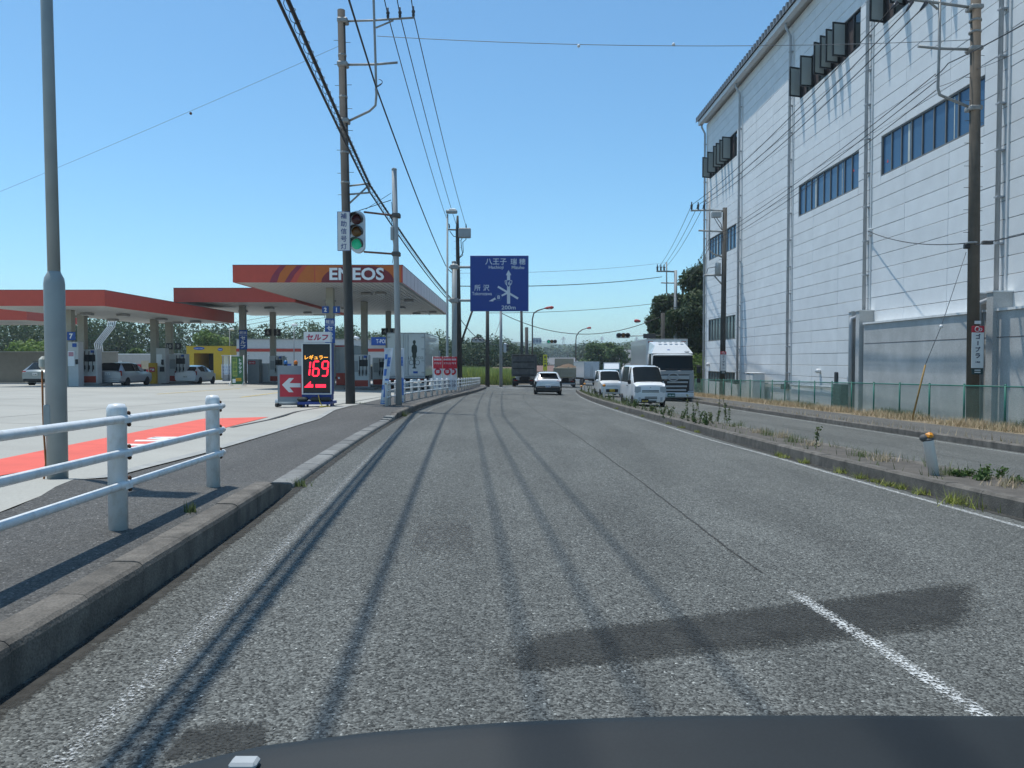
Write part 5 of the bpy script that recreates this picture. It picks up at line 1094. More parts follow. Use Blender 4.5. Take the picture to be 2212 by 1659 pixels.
for s in (-1, 1): pt_(t, 'headlamp', (s*.56, 1.58, .74), (.26, .16, .14), 'lamp_clear', .05); pt_(t, 'mirror', (s*.85, .9, 1.05), (.2, .13, .16), 'car_white', .05)
plate(t, 0, 1.72, .44, 1, '21-07', 'plate_yellow', 'plate_blk')
# station cars
t = vehicle('car', 'silver estate car refuelling beside the pump under the low canopy', 'car', (-25.1, 49.9, G(-25.1, 49.9)))
loft_body(t, [(2.15, .6, .34, .5, .68, .5, .72), (2.0, .8, .2, .52, .8, .66, .86), (1.15, .845, .2, .6, .92, .76, .98), (.35, .845, .2, .6, .95, .60, 1.44), (-.3, .845, .2, .6, .96, .6, 1.51), (-1.7, .845, .2, .6, .96, .6, 1.49), (-2.05, .835, .22, .6, .96, .64, 1.0), (-2.13, .80, .3, .6, .9, .62, .94)],
          {(2, 5): 'windscreen', (2, 6): 'windscreen', (3, 4): 'side_window', (4, 4): 'side_window#2', (5, 5): 'rear_window', (5, 6): 'rear_window'}, 'car_silver')
wheels(t, .845, (1.3, -1.3), .3, .19)
for s in (-1, 1): pt_(t, 'tail_lamp', (s*.77, -2.06, .84), (.14, .12, .34), 'tail_red', .03); pt_(t, 'mirror', (s*.94, .75, 1.0), (.18, .12, .14), 'trim_black', .04)
plate(t, .0, -2.15, .82, -1, '20-47'); pt_(t, 'bumper', (0, -2.1, .45), (1.6, .12, .2), 'car_silver', .05)
t = vehicle('car', 'white rounded hatchback at the rear pump under the low canopy', 'car', (-24.3, 59.2, G(-24.3, 59.2)))
loft_body(t, [(2.0, .6, .34, .5, .66, .5, .7), (1.85, .78, .2, .52, .78, .64, .84), (1.2, .845, .18, .6, .9, .74, .95), (.3, .845, .18, .6, .94, .58, 1.40), (-.3, .847, .18, .6, .96, .58, 1.445), (-1.25, .847, .18, .62, .99, .55, 1.34), (-1.85, .82, .22, .64, 1.0, .66, 1.04), (-2.0, .78, .3, .6, .88, .6, .93)],
          {(2, 5): 'windscreen', (2, 6): 'windscreen', (3, 4): 'side_window', (4, 4): 'side_window#2', (5, 5): 'rear_window', (5, 6): 'rear_window'}, 'car_white')
wheels(t, .845, (1.25, -1.25), .3, .19)
for s in (-1, 1): pt_(t, 'tail_lamp', (s*.76, -1.88, .86), (.12, .14, .32), 'tail_red', .03); pt_(t, 'mirror', (s*.94, .75, .98), (.18, .12, .14), 'car_white', .04)
plate(t, 0, -2.02, .62, -1, '73-15')
t = vehicle('car', 'grey estate car partly hidden behind the thick lamp post', 'car', (-31.15, 52.6, G(-31.15, 52.6)))
loft_body(t, [(2.35, .6, .36, .52, .72, .5, .76), (2.2, .84, .22, .54, .84, .7, .9), (1.25, .91, .22, .62, .98, .8, 1.03), (.4, .91, .22, .62, 1.0, .62, 1.5), (-.4, .91, .22, .62, 1.02, .62, 1.59), (-1.6, .91, .22, .62, 1.03, .6, 1.56), (-2.2, .885, .26, .66, 1.04, .7, 1.08), (-2.36, .84, .34, .62, .92, .64, .96)],
          {(2, 5): 'windscreen', (2, 6): 'windscreen', (3, 4): 'side_window', (4, 4): 'side_window#2', (5, 5): 'rear_window', (5, 6): 'rear_window'}, 'car_grey')
wheels(t, .91, (1.4, -1.4), .34, .22); plate(t, 0, -2.38, .8, -1, '19-86')
for s in (-1, 1): pt_(t, 'tail_lamp', (s*.76, -2.27, .93), (.28, .12, .16), 'tail_red', .04); pt_(t, 'roof_rail', (s*.6, -.7, 1.63), (.04, 1.8, .04), 'trim_black', .01)
pt_(t, 'bumper', (0, -2.3, .42), (1.66, .16, .24), 'trim_black', .06)
for i, (x, y, rz, m_) in enumerate(((-20.8, 82, 2.6, 'car_white'), (-17.9, 83, 2.5, 'car_grey'))):
    t = vehicle('car', ['white car parked before the shop behind the arrow sign', 'grey car parked before the shop behind the price board'][i], 'car', (x, y, G(x, y)), rz)
    loft_body(t, [(2.0, .6, .34, .5, .66, .5, .7), (1.85, .78, .2, .52, .78, .64, .84), (1.2, .845, .18, .6, .9, .74, .95), (.3, .845, .18, .6, .94, .58, 1.40), (-.3, .847, .18, .6, .96, .58, 1.445), (-1.25, .847, .18, .62, .99, .55, 1.34), (-1.85, .82, .22, .64, 1.0, .66, 1.04), (-2.0, .78, .3, .6, .88, .6, .93)],
              {(2, 5): 'windscreen', (2, 6): 'windscreen', (3, 4): 'side_window', (4, 4): 'side_window#2', (5, 5): 'rear_window', (5, 6): 'rear_window'}, m_)
    wheels(t, .845, (1.25, -1.25), .3, .19)
# ---- lorries
def box_rear(t, yr, W_, z0, z1, m, hinges=True):
    for s in (-1, 1):
        pt_(t, 'rear_door', (s*W_*.245, yr-.02, (z0+z1)/2), (W_*.47, .04, z1-z0-.16), m, .01)
        pt_(t, 'corner_post', (s*(W_/2-.03), yr-.005, (z0+z1)/2), (.07, .05, z1-z0), 'grey_metal', .01)
        for k in range(4): pt_(t, 'hinge', (s*(W_/2-.1), yr-.06, z0+.25+(z1-z0-.5)*k/3), (.26, .05, .07), 'grey_metal', .01)
        MB().cyl((s*.14, yr-.07, z0+.08), (s*.14, yr-.07, z1-.08), .018, n=6).build('lock_rod', 'grey_metal', t)
        pt_(t, 'tail_lamp', (s*W_*.36, yr+.02, z0-.24), (.42, .08, .12), 'tail_red', .02)
    pt_(t, 'rear_sill', (0, yr+.02, z0-.08), (W_, .12, .14), 'grey_metal', .01)
    pt_(t, 'under_bumper', (0, yr+.1, .52), (W_*.94, .12, .14), 'grey_metal', .02)
def lorry(label, loc, rotz, L, W_, z0, z1, cabh, cabm, boxm, ribs=0, deflector=True, cab_l=2.2, rear=True, side_ribs=0, front=None):
    t = vehicle('lorry', label, 'lorry', loc, rotz); yf = L/2; yr = -L/2; yb = yf-cab_l-.25
    pt_(t, 'cargo_box', (0, (yb+yr)/2, (z0+z1)/2), (W_, yb-yr, z1-z0), boxm, .02)
    pt_(t, 'box_top_rail', (0, (yb+yr)/2, z1+.02), (W_+.03, yb-yr+.02, .06), 'grey_metal', .01); pt_(t, 'chassis_frame', (0, -.3, z0-.22), (.9, L-1.2, .26), 'chassis', .02)
    if side_ribs:
        me = MB().box((0, 0, 0), (.025, yb-yr-.1, (z1-z0)/side_ribs*.5)).mesh('side_corrugation')
        for s in (-1, 1):
            for k in range(side_ribs): link('side_corrugation', me, boxm, t, (s*(W_/2+.008), (yb+yr)/2, z0+(z1-z0)*(k+.5)/side_ribs))
    for s in (-1, 1): pt_(t, 'side_guard', (s*(W_/2-.06), (yb+yr)/2, .7), (.05, (yb-yr)*.5, .3), 'grey_metal', .01)
    r = .5 if L > 8 else .4; wheels(t, W_/2-.02, ([yf-1.3, yr+2.0, yr+.9+.1] if L > 8 else [yf-1.1, yr+1.4]), r, .3)
    if rear: box_rear(t, yr, W_, z0, z1, boxm)
    return t, yf, yr, yb
def cab(t, yf, W_, zc0, zc1, m, cl, deflect=None, lower='truck_silver'):
    h = zc1-zc0; zw = zc0+h*.42
    loft_body(t, [(yf, W_/2*.93, zc0, zc0+.5, zw-.03, W_/2*.9, zw), (yf-.02, W_/2*.97, zc0, zc0+.5, zw, W_/2*.93, zw+.04), (yf-.2, W_/2, zc0, zc0+.5, zw, W_/2*.93, zc1-.1), (yf-.5, W_/2, zc0, zc0+.5, zw, W_/2*.94, zc1), (yf-cl, W_/2, zc0, zc0+.5, zw, W_/2*.94, zc1)],
              {(1, 5): 'windscreen', (1, 6): 'windscreen', (1, 4): 'side_quarter', (3, 4): 'side_window'}, m)
    pt_(t, 'sun_visor', (0, yf+.02, zc1-.12), (W_*.86, .2, .1), m, .04)
    for s in (-1, 1):
        pt_(t, 'mirror_arm', (s*(W_/2+.12), yf-.05, zw+h*.3), (.3, .04, .04), 'trim_black', .01); pt_(t, 'mirror', (s*(W_/2+.24), yf-.02, zw+h*.2), (.22, .1, .42), 'trim_black', .03); pt_(t, 'mirror', (s*(W_/2+.24), yf-.02, zw-h*.06), (.22, .1, .24), 'trim_black', .03)
# big oncoming lorry
tx = P(1456, 860, 44.8).x
t, yf, yr, yb = lorry('large silver and white lorry with chrome-barred grille oncoming along the kerb', (tx+.25, 44.8+5.9, G(tx+.3, 50)), math.pi+R(-3), 11.8, 2.49, 1.25, 3.76, 0, 'truck_silver', 'truck_white', side_ribs=22)
cab(t, yf, 2.46, .42, 2.92, 'truck_white', 2.2)
pt_(t, 'grille_panel', (0, yf+.01, 1.12), (1.9, .06, .98), 'trim_black', .03); 
for i, (z, w) in enumerate(((1.5, 1.86), (1.22, 1.7), (.98, 1.6), (.76, 1.5))): pt_(t, 'grille_bar', (0, yf+.045, z), (w, .05, .10 if i else .22), 'grey_metal', .03)
pt_(t, 'front_panel', (0, yf+.02, 1.78), (2.36, .08, .26), 'truck_silver', .04)
for s in (-1, 1): pt_(t, 'corner_panel', (s*1.06, yf-.0, 1.2), (.3, .16, 1.0), 'truck_silver', .06); pt_(t, 'headlamp', (s*1.02, yf+.05, .66), (.36, .1, .13), 'lamp_clear', .04); pt_(t, 'fog_lamp', (s*1.0, yf+.06, .5), (.3, .06, .06), 'letter_white', .02)
pt_(t, 'bumper', (0, yf+.0, .47), (2.4, .24, .3), 'truck_white', .06)
em = MB(); em.tube([(.3*math.cos(q), 0, .22*math.sin(q)) for q in np.linspace(0, 2*math.pi, 25)], .035, 6); em.build('emblem', 'rim', t, (0, yf+.09, 1.52)); pt_(t, 'emblem', (0, yf+.08, 1.52), (.5, .03, .06), 'rim', .01)
plate(t, .12, yf+.14, .47, 1, '44-44', mat('plate_green', (.015, .10, .07), .5), 'letter_white', .44)
# roof deflector
MB().add([(-1.2, yf-.35, 2.9), (1.2, yf-.35, 2.9), (1.2, yf-2.0, 2.9), (-1.2, yf-2.0, 2.9), (-.95, yf-.9, 3.35), (.95, yf-.9, 3.35), (1.12, yf-2.05, 3.62), (-1.12, yf-2.05, 3.62), (-.8, yf-1.35, 3.6), (.8, yf-1.35, 3.6)],
         [(0, 1, 5, 4), (4, 5, 9, 8), (8, 9, 6, 7), (1, 2, 6, 9, 5), (0, 4, 8, 7, 3), (3, 7, 6, 2), (0, 3, 2, 1)]).build('roof_deflector', 'truck_white', t)
for i in range(5): pt_(t, 'marker_lamp', (-.64+i*.32, yf-1.1, 3.58), (.18, .12, .05), 'lamp_clear', .02)
for s in (-1, 1): pt_(t, 'box_marker', (s*1.0, yb+.02, 3.62), (.3, .03, .1), 'tail_red', .01)
em = MB(); em.sphere((0, 0, 0), .1, 10, 6, (1.3, .25, .8)); em.build('emblem', 'sign_bluep', t, (.18, yf-.6, 3.06))
pt_(t, 'roof_horn', (-.85, yf-.55, 2.98), (.3, .3, .16), 'rim', .06)
for s in (-.75, .1): pt_(t, 'wiper', (s, yf+.03, 1.98), (.7, .04, .03), 'trim_black', .01)
# teal lorry farther back
tx = P(1333, 0, 104).x
t, yf, yr, yb = lorry('oncoming lorry with teal cab stripe far behind the kei car', (tx, 108, G(tx, 108)), math.pi+R(-8), 8.0, 2.3, 1.0, 3.35, 0, 'truck_teal', 'truck_white', rear=False)
cab(t, yf, 2.2, .4, 2.55, 'truck_teal', 1.7); pt_(t, 'bumper', (0, yf, .5), (2.2, .2, .34), 'truck_white', .05)
for z in (.85, 1.1): pt_(t, 'grille_bar', (0, yf+.03, z), (1.6, .06, .12), 'trim_black', .02)
for s in (-1, 1): pt_(t, 'headlamp', (s*.85, yf+.05, .62), (.34, .1, .14), 'lamp_clear', .04)
MB().add([(-1.0, yf-.2, 2.55), (1.0, yf-.2, 2.55), (1.05, yf-1.6, 2.55), (-1.05, yf-1.6, 2.55), (1.0, yf-1.5, 3.3), (-1.0, yf-1.5, 3.3)], [(0, 1, 4, 5), (1, 2, 4), (0, 5, 3), (2, 3, 5, 4), (0, 3, 2, 1)]).build('roof_deflector', 'truck_white', t)
# white box lorry ahead on the far right
tx = P(1263, 0, 112).x
lorry('pale box lorry ahead with its side showing beyond the beige dump lorry', (tx+.3, 117, G(tx, 117)), R(11), 9.5, 2.3, 1.15, 3.45, 0, 'truck_white', 'truck_white')
# station lorries
t, yf, yr, yb = lorry('white box lorry with dark standing-figure print on its rear door at the pumps', (-6.95, 50.5+5.9, G(-6.95, 55)), 0, 11.8, 2.49, 1.05, 3.85, 0, 'truck_white', 'truck_white', side_ribs=10)
cab(t, yf, 2.4, .5, 2.9, 'truck_white', 2.2)
mat('print_dark', (.045, .06, .05), .7)
sil = [(0, .0), (.10, 0), (.12, .06), (.05, .1), (.07, .75), (.13, .82), (.11, 1.05), (.16, 1.2), (.155, 1.52), (.12, 1.62), (.05, 1.68), (.055, 1.75), (.085, 1.82), (.08, 1.93), (.04, 1.99), (0, 2.0)]
poly = sil+[(-x, z) for x, z in reversed(sil[1:-1])]
MB().prism([(x*1.15, z*.93) for x, z in poly], .006, lambda u, v, w: (.55+u, yr-.046-w, 1.55+v)).build('door_print', 'print_dark', t)
lf = MB()
for s in (-1, 1): lf.tube([(.55+s*.2+.14*math.cos(q), yr-.05, 1.95+.16*math.sin(q)) for q in np.linspace(0, 2*math.pi, 18)], .014, 4)
lf.build('door_print', 'print_dark', t); text('lettering', 'LE', .17, 'print_dark', t, (.28, yr-.047, 2.25)); text('lettering', 'NCO', .17, 'print_dark', t, (.86, yr-.047, 2.25))
pt_(t, 'sticker', (.62, yr-.05, 1.3), (.3, .012, .14), 'sign_bluep', .003); pt_(t, 'rear_plate', (.65, yr+.05, .78), (.5, .03, .16), 'letter_white', .004)
t, yf, yr, yb = lorry('dark red-edged box lorry standing under the lettered canopy', (-13.6, 63.2, G(-13.6, 63)), 0, 6.6, 2.2, .95, 3.2, 0, 'truck_white', 'grey_metal')
cab(t, yf, 2.0, .45, 2.3, 'truck_white', 1.6)
for s in (-1, 1): pt_(t, 'door_edge', (s*1.06, yr-.03, 2.08), (.1, .05, 2.2), 'plate_red', .01)
pt_(t, 'door_edge', (0, yr-.03, 3.17), (2.0, .05, .09), 'plate_red', .01)
# dump lorries
def dump(label, px, D, m, dirty, tall):
    x = P(px, 0, D).x; t = vehicle('dump_lorry', label, 'lorry', (x, D+4.2, G(x, D+4)), R(-3)); yr = -4.2; W_ = 2.49
    z0, zt = 1.2, (3.55 if tall else 2.35)
    MB().bb((-W_/2, yr, z0), (W_/2, 1.6, z0+.12)).build('bed_floor', m, t)
    for s in (-1, 1): MB().bb((s*W_/2, yr, z0+.121), (s*(W_/2-.08), 1.6, zt)).build('side_board', m, t)
    pt_(t, 'tailgate', (0, yr+.03, (z0+zt)/2+.06), (W_-.18, .08, zt-z0-.13), m, .01); MB().bb((-W_/2+.09, 1.5, z0+.121), (W_/2-.09, 1.59, 3.4)).build('headboard', m, t)
    n = 3 if tall else 2
    for i in range(n+1): pt_(t, 'tailgate_rib', (0, yr-.04, z0+.15+(zt-z0-.25)*i/n), (W_-.2, .08, .09), m if not tall else 'chassis', .015)
    for s in (-1, -.35, .35, 1): pt_(t, 'tailgate_post', (s*(W_/2-.06), yr-.02, (z0+zt)/2), (.11, .09, zt-z0), m, .015)
    for s in (-1, 1):
        for k in range(6): pt_(t, 'side_rib', (s*(W_/2+.03), yr+.3+k, (z0+zt)/2), (.07, .09, zt-z0-.1), m, .012)
        pt_(t, 'tail_lamp', (s*.85, yr+.1, .78), (.4, .08, .14), 'tail_red', .02); pt_(t, 'mud_flap', (s*.95, yr+.35, .52), (.52, .03, .5), 'chassis', .01)
    pt_(t, 'chassis_frame', (0, 0, .92), (.95, 7.6, .34), 'chassis', .02); pt_(t, 'under_bumper', (0, yr+.15, .5), (2.3, .12, .16), 'grey_metal' if not tall else 'chassis', .02); pt_(t, 'axle_box', (0, yr+.9, .62), (1.5, .5, .3), 'chassis', .08)
    wheels(t, 1.23, (yr+.9, yr+2.2, 3.2), .5, .34); pt_(t, 'cab_body', (0, 3.2, 1.75), (2.4, 1.9, 2.3), 'truck_white', .1)
    return t, yr, zt
mat('dump_dirty', (.12, .124, .12), .8, var=.35, vs=2.2, streak=.75, scol=(.04, .042, .042), sscale=(2.5, 2.5, .5))
t, yr, zt = dump('tall dirty grey dump lorry waiting at the junction', 1136, 82.5, 'dump_dirty', True, True)
t, yr, zt = dump('beige dump lorry heaped with brown soil ahead of the white SUV', 1226, 88, 'dump_beige', False, False)
mat('soil', (.13, .085, .05), .95, var=.3, vs=6, fine=.3, fs=30); so_ = MB(); n = 12; vs = []
for i in range(n+1):
    for j in range(n+1):
        u, v = i/n*2-1, j/n*2-1; hh = max(0, 1-.8*((u-.25)**2+v*v)**.5)*.55+random.uniform(0, .16); vs.append((t.location.x+u*1.14, t.location.y+yr+2.9+v*2.7, t.location.z+2.2+hh))
so_.add(vs, [(i*(n+1)+j, i*(n+1)+j+1, (i+1)*(n+1)+j+1, (i+1)*(n+1)+j) for i in range(n) for j in range(n)], True); tag(so_.build('soil_load', 'soil'), 'heap of brown soil carried in the beige dump lorry', 'soil')
# ---- customer at the pump
def person(label, loc, rotz, shirt, trousers):
    t = thing('person', label, 'person', loc, rotz)
    def skin(name, verts, edges, radii, m):
        me = bpy.data.meshes.new(name); me.from_pydata(verts, edges, []); o = link(name, me, m, t)
        md = o.modifiers.new('skin', 'SKIN'); md.use_smooth_shade = True
        for i, r in enumerate(radii): me.skin_vertices[0].data[i].radius = (r, r*.8) if not isinstance(r, tuple) else r
        me.skin_vertices[0].data[0].use_root = True; sd = o.modifiers.new('sub', 'SUBSURF'); sd.levels = 1; sd.render_levels = 1; return o
    v = [(0, 0, .95), (0, .0, 1.2), (0, .0, 1.42), (0, 0, 1.5), (0, .02, 1.6), (0, .02, 1.7), (-.2, 0, 1.4), (-.26, .02, 1.14), (-.2, .22, 1.02), (-.19, .3, 1.0), (.2, 0, 1.4), (.27, .04, 1.15), (.24, .26, 1.05), (.23, .34, 1.04), (-.1, 0, .88), (-.11, .02, .5), (-.11, -.02, .1), (-.11, .1, .03), (.1, 0, .88), (.12, .0, .5), (.12, -.02, .1), (.12, .1, .03)]
    e = [(0, 1), (1, 2), (2, 3), (3, 4), (4, 5), (2, 6), (6, 7), (7, 8), (8, 9), (2, 10), (10, 11), (11, 12), (12, 13), (0, 14), (14, 15), (15, 16), (16, 17), (0, 18), (18, 19), (19, 20), (20, 21)]
    skin('body', v, e, [.16, .15, .17, .06, .1, .09, .065, .05, .04, .04, .065, .05, .04, .04, .1, .07, .05, .05, .1, .07, .05, .05], mat('skin_tone', (.35, .2, .14), .6))
    skin('shirt', [(0, 0, .92), (0, 0, 1.2), (0, 0, 1.44), (-.2, 0, 1.4), (-.26, .02, 1.16), (.2, 0, 1.4), (.27, .04, 1.17)], [(0, 1), (1, 2), (2, 3), (3, 4), (2, 5), (5, 6)], [.19, .175, .18, .085, .07, .085, .07], shirt)
    skin('trousers', [(0, 0, .95), (-.1, 0, .86), (-.11, .02, .5), (-.11, -.02, .1), (.1, 0, .86), (.12, 0, .5), (.12, -.02, .1)], [(0, 1), (1, 2), (2, 3), (0, 4), (4, 5), (5, 6)], [.18, .125, .09, .075, .125, .09, .075], trousers)
    hb = MB(); hb.sphere((0, -.02, 1.71), .115, 12, 8, (.9, 1.05, 1)); hb.build('hair', mat('hair', (.02, .017, .015), .7), t)
person('person in blue shirt and grey trousers refuelling the silver estate car', (-26.6, 47.6, G(-26.6, 47.6)), R(-40), mat('shirt_blue', (.02, .06, .16), .8), mat('trousers_grey', (.09, .09, .1), .8))
# ============================================================ vegetation and far background
def leafmat(name, c, v=.4, trans=.25):
    m = bpy.data.materials.new(name); m.use_nodes = True; t = m.node_tree; N = t.nodes; L = t.links; b = N['Principled BSDF']
    at = N.new('ShaderNodeAttribute'); at.attribute_name = 'tint'
    mr = N.new('ShaderNodeMapRange'); mr.inputs[3].default_value = 1-v; mr.inputs[4].default_value = 1+v; L.new(at.outputs['Fac'], mr.inputs[0])
    hs = N.new('ShaderNodeHueSaturation'); hs.inputs['Color'].default_value = (*c, 1); hm = N.new('ShaderNodeMapRange'); hm.inputs[3].default_value = .515; hm.inputs[4].default_value = .47; L.new(at.outputs['Fac'], hm.inputs[0]); L.new(hm.outputs[0], hs.inputs['Hue']); L.new(mr.outputs[0], hs.inputs['Value'])
    L.new(hs.outputs[0], b.inputs['Base Color']); b.inputs['Roughness'].default_value = .6; b.inputs['Specular IOR Level'].default_value = .25
    tr = N.new('ShaderNodeBsdfTranslucent'); L.new(hs.outputs[0], tr.inputs[0]); mx = N.new('ShaderNodeMixShader'); mx.inputs[0].default_value = trans
    L.new(b.outputs[0], mx.inputs[1]); L.new(tr.outputs[0], mx.inputs[2]); L.new(mx.outputs[0], N['Material Output'].inputs[0]); MATS[name] = m
leafmat('leaf_dark', (.042, .075, .024)); leafmat('leaf_mid', (.065, .12, .03)); leafmat('leaf_bright', (.13, .21, .045)); leafmat('leaf_far', (.055, .095, .032)); leafmat('weed_green', (.11, .145, .055)); leafmat('weed_dry', (.40, .33, .20), .35, .15); leafmat('weed_tall', (.24, .32, .08)); leafmat('weed_lime', (.2, .24, .05)); leafmat('leaf_wood', (.038, .072, .028))
mat('bark', (.10, .075, .055), .9, var=.3, vs=6)
def leaves(name, centers, radii, n, size, m, parent=None, squash=1., shell=.55, flat=.3):
    """n small leaf quads spread through ellipsoid clumps"""
    centers = np.array(centers, float); radii = np.array(radii, float)
    if radii.ndim == 1: radii = np.repeat(radii[:, None], 3, 1)
    vol = radii.prod(1)**(2/3); idx = NR.choice(len(centers), n, p=vol/vol.sum())
    d = NR.normal(size=(n, 3)); d /= np.linalg.norm(d, axis=1)[:, None]; rr = (shell+(1-shell)*NR.random(n))[:, None]
    c = centers[idx]+d*rr*radii[idx]; c += NR.normal(size=(n, 3))*size*.5
    a = NR.normal(size=(n, 3)); a /= np.linalg.norm(a, axis=1)[:, None]; nrm = d+NR.normal(size=(n, 3))*.6+np.array([0, 0, flat]); b = np.cross(nrm, a); b /= np.linalg.norm(b, axis=1)[:, None]; a = np.cross(b, nrm); a /= np.linalg.norm(a, axis=1)[:, None]
    s = (size*(.6+.8*NR.random(n)))[:, None]; v = np.stack([c-a*s, c+b*s*.55, c+a*s, c-b*s*.55], 1).reshape(-1, 3)
    return rawmesh(name, v, n, 4, m, parent, NR.random(n)*.55+.45*NR.random(len(centers))[idx])
def rawmesh(name, v, n, k, m, parent, tint):
    me = bpy.data.meshes.new(name); me.vertices.add(n*k); me.vertices.foreach_set('co', np.ascontiguousarray(v, dtype=np.float32).ravel()); me.loops.add(n*k); me.loops.foreach_set('vertex_index', np.arange(n*k, dtype=np.int32))
    me.polygons.add(n); me.polygons.foreach_set('loop_start', np.arange(0, n*k, k, dtype=np.int32)); me.update(calc_edges=True)
    at = me.attributes.new('tint', 'FLOAT', 'FACE'); at.data.foreach_set('value', np.asarray(tint, dtype=np.float32)); return link(name, me, m, parent)
def tree(label, x, y, h, r, m, n=5000, size=.16, z=None, trunk=.35, cat='tree', name='tree', group=None, clumps=26, lean=0):
    z = G(x, y) if z is None else z; t = thing(name, label, cat, (x, y, z), 0, group); th = h*trunk
    tr = MB(); tr.tube([(0, 0, -.3), (.03*h, 0, th*.6), (0, .02*h, th), (.02*h, 0, h*.8)], [h*.03, h*.024, h*.018, h*.006], 8); tr.build('trunk', 'bark', t)
    for k in range(5):
        a = k*1.26+random.random(); MB().tube([(0, 0, th*(.7+.15*k/2)), (math.cos(a)*r*.4, math.sin(a)*r*.4, th+h*.15), (math.cos(a)*r*.75, math.sin(a)*r*.75, th+h*.3)], [h*.012, h*.008, h*.004], 5).build('limb', 'bark', t)
    cs, rs = [], []
    for k in range(clumps):
        a = random.random()*6.283; u = random.random(); zz = th*.7+(h-th*.7)*u; prof = math.sin(math.pi*min(1, .22+.75*u))**.7
        rad = r*prof*(.35+.55*random.random()); q = r*(.22+.2*random.random()); cs.append((math.cos(a)*rad, math.sin(a)*rad, min(zz, h-q*.6))); rs.append((q, q, q*.75))
    cs.append((0, 0, th+(h-th)*.5)); rs.append((r*.6, r*.6, (h-th)*.4)); leaves('crown', cs, rs, n, size, m, t); return t
# wooded slopes that read as one mass
def wood(name, label, path, n, size, m, base_z, hfun, depth=25, clump=3.2, nc=160):
    cs, rs = [], []
    for k in range(nc):
        u = random.random(); i = min(int(u*(len(path)-1)), len(path)-2); f = u*(len(path)-1)-i; x = path[i][0]*(1-f)+path[i+1][0]*f; y = path[i][1]*(1-f)+path[i+1][1]*f; dd_ = random.random()
        hh = hfun(u)*(.78+.22*dd_)*(.86+.28*random.random()); q = clump*(.7+.6*random.random()); k2 = (y+depth*dd_)/y
        for zz in np.arange(.15, 1.01, .2): cs.append((x*k2, y+depth*dd_, base_z+hh*zz-q*.4)); rs.append((q, q, q*.8))
    o = leaves(name, cs, rs, n, size, m); return tag(o, label, 'trees', kind='stuff')
pxs = lambda pts: [(P(x, 0, d).x, d) for x, d in pts]
wood('wood', 'dark wooded slope behind the petrol station', pxs([(-350, 150), (60, 155), (330, 160), (560, 175), (760, 185), (960, 190)]), 110000, .34, 'leaf_far', -1.5, lambda u: 15.2-5.0*u+.8*math.sin(u*19), 30, 3.0, 260)
wood('wood', 'dense dark wood beyond the side street below the blue sign', pxs([(955, 150), (1030, 138), (1110, 150), (1165, 175)]), 60000, .27, 'leaf_wood', -3.2, lambda u: 8.6-1.6*max(0, u-.55)*2, 22, 2.3, 130)
wood('wood', 'green tree belt far down the road behind the lorries', pxs([(1250, 330), (1330, 340), (1430, 320), (1560, 300)]), 24000, .7, 'leaf_far', -3.5, lambda u: 12.5, 40, 5, 110)
# bushes and trees one can tell apart
tree('pale green leafy tree by the beige boundary wall', P(75, 0, 84).x, 84, 4.3, 4.4, 'leaf_bright', 6000, .2, trunk=.15, clumps=34)
tree('feathery bright green tree behind the car wash', P(441, 0, 116).x, 116, 7.4, 3.2, 'leaf_bright', 4500, .22, clumps=22)
tree('smaller green tree between the car wash and the shop', P(492, 0, 118).x, 118, 4.6, 2.6, 'leaf_mid', 2500, .2)
for i, (px, d, h) in enumerate(((250, 84, 2.1), (284, 84, 2.6), (205, 85, 2.2))): tree(['low green shrub behind the white wall above the estate car', 'rounded green shrub behind the white wall near the kiosk', 'low shrub behind the white wall at the vent pipes'][i], P(px, 0, d).x, d, h+1, 1.6, 'leaf_mid', 1300, .14, trunk=.1, cat='shrub', name='shrub')
tree('large dark tree beside the factory far corner', 21.3, 84, 13.6, 4.6, 'leaf_dark', 48000, .2, trunk=.12, clumps=60); tree('dark tree stepping down towards the pale grey pole', 18.9, 91, 11.2, 3.6, 'leaf_dark', 28000, .2, trunk=.1, clumps=40); tree('low dark tree behind the short concrete pole', 18.2, 96, 8.4, 3.0, 'leaf_dark', 16000, .2, trunk=.1, clumps=30); tree('tall dark tree rising against the factory side', 25.5, 92, 16.5, 5.5, 'leaf_dark', 34000, .24, trunk=.1, clumps=50)
tree('light green shrub behind the big lorry at the factory corner', 16.9, 70, 3.6, 1.6, 'leaf_bright', 2500, .15, trunk=.1, cat='shrub', name='shrub')
for i, (px, d, h, r) in enumerate(((1288, 165, 7.6, 3.8), (1318, 168, 8.0, 4.2))): tree(['rounded bright green tree beyond the beige dump lorry', 'rounded bright green tree with a lamp before it'][i], P(px, 0, d).x, d, h, r, 'leaf_mid', 5500, .32, trunk=.15, clumps=34)
tree('narrow dark conifer on the skyline above the dark wood', P(1030, 0, 170).x, 170, 9.8, 1.5, 'leaf_dark', 1500, .25, trunk=.3)
tree('dark tree closing the wood behind the yellow banner', P(1163, 0, 170).x, 172, 5.6, 3, 'leaf_dark', 3000, .3, trunk=.1)
tree('pale shrub by the far road behind the white kei car', P(1385, 0, 150).x, 150, 4.2, 2.6, 'leaf_mid', 2000, .26, trunk=.1, cat='shrub', name='shrub')
# ivy on the pole
lv = leaves('ivy', [(0, 0, z) for z in np.arange(.6, 10, .7)], [(.45, .45, .5)]*14, 2200, .12, 'leaf_dark', r4p)
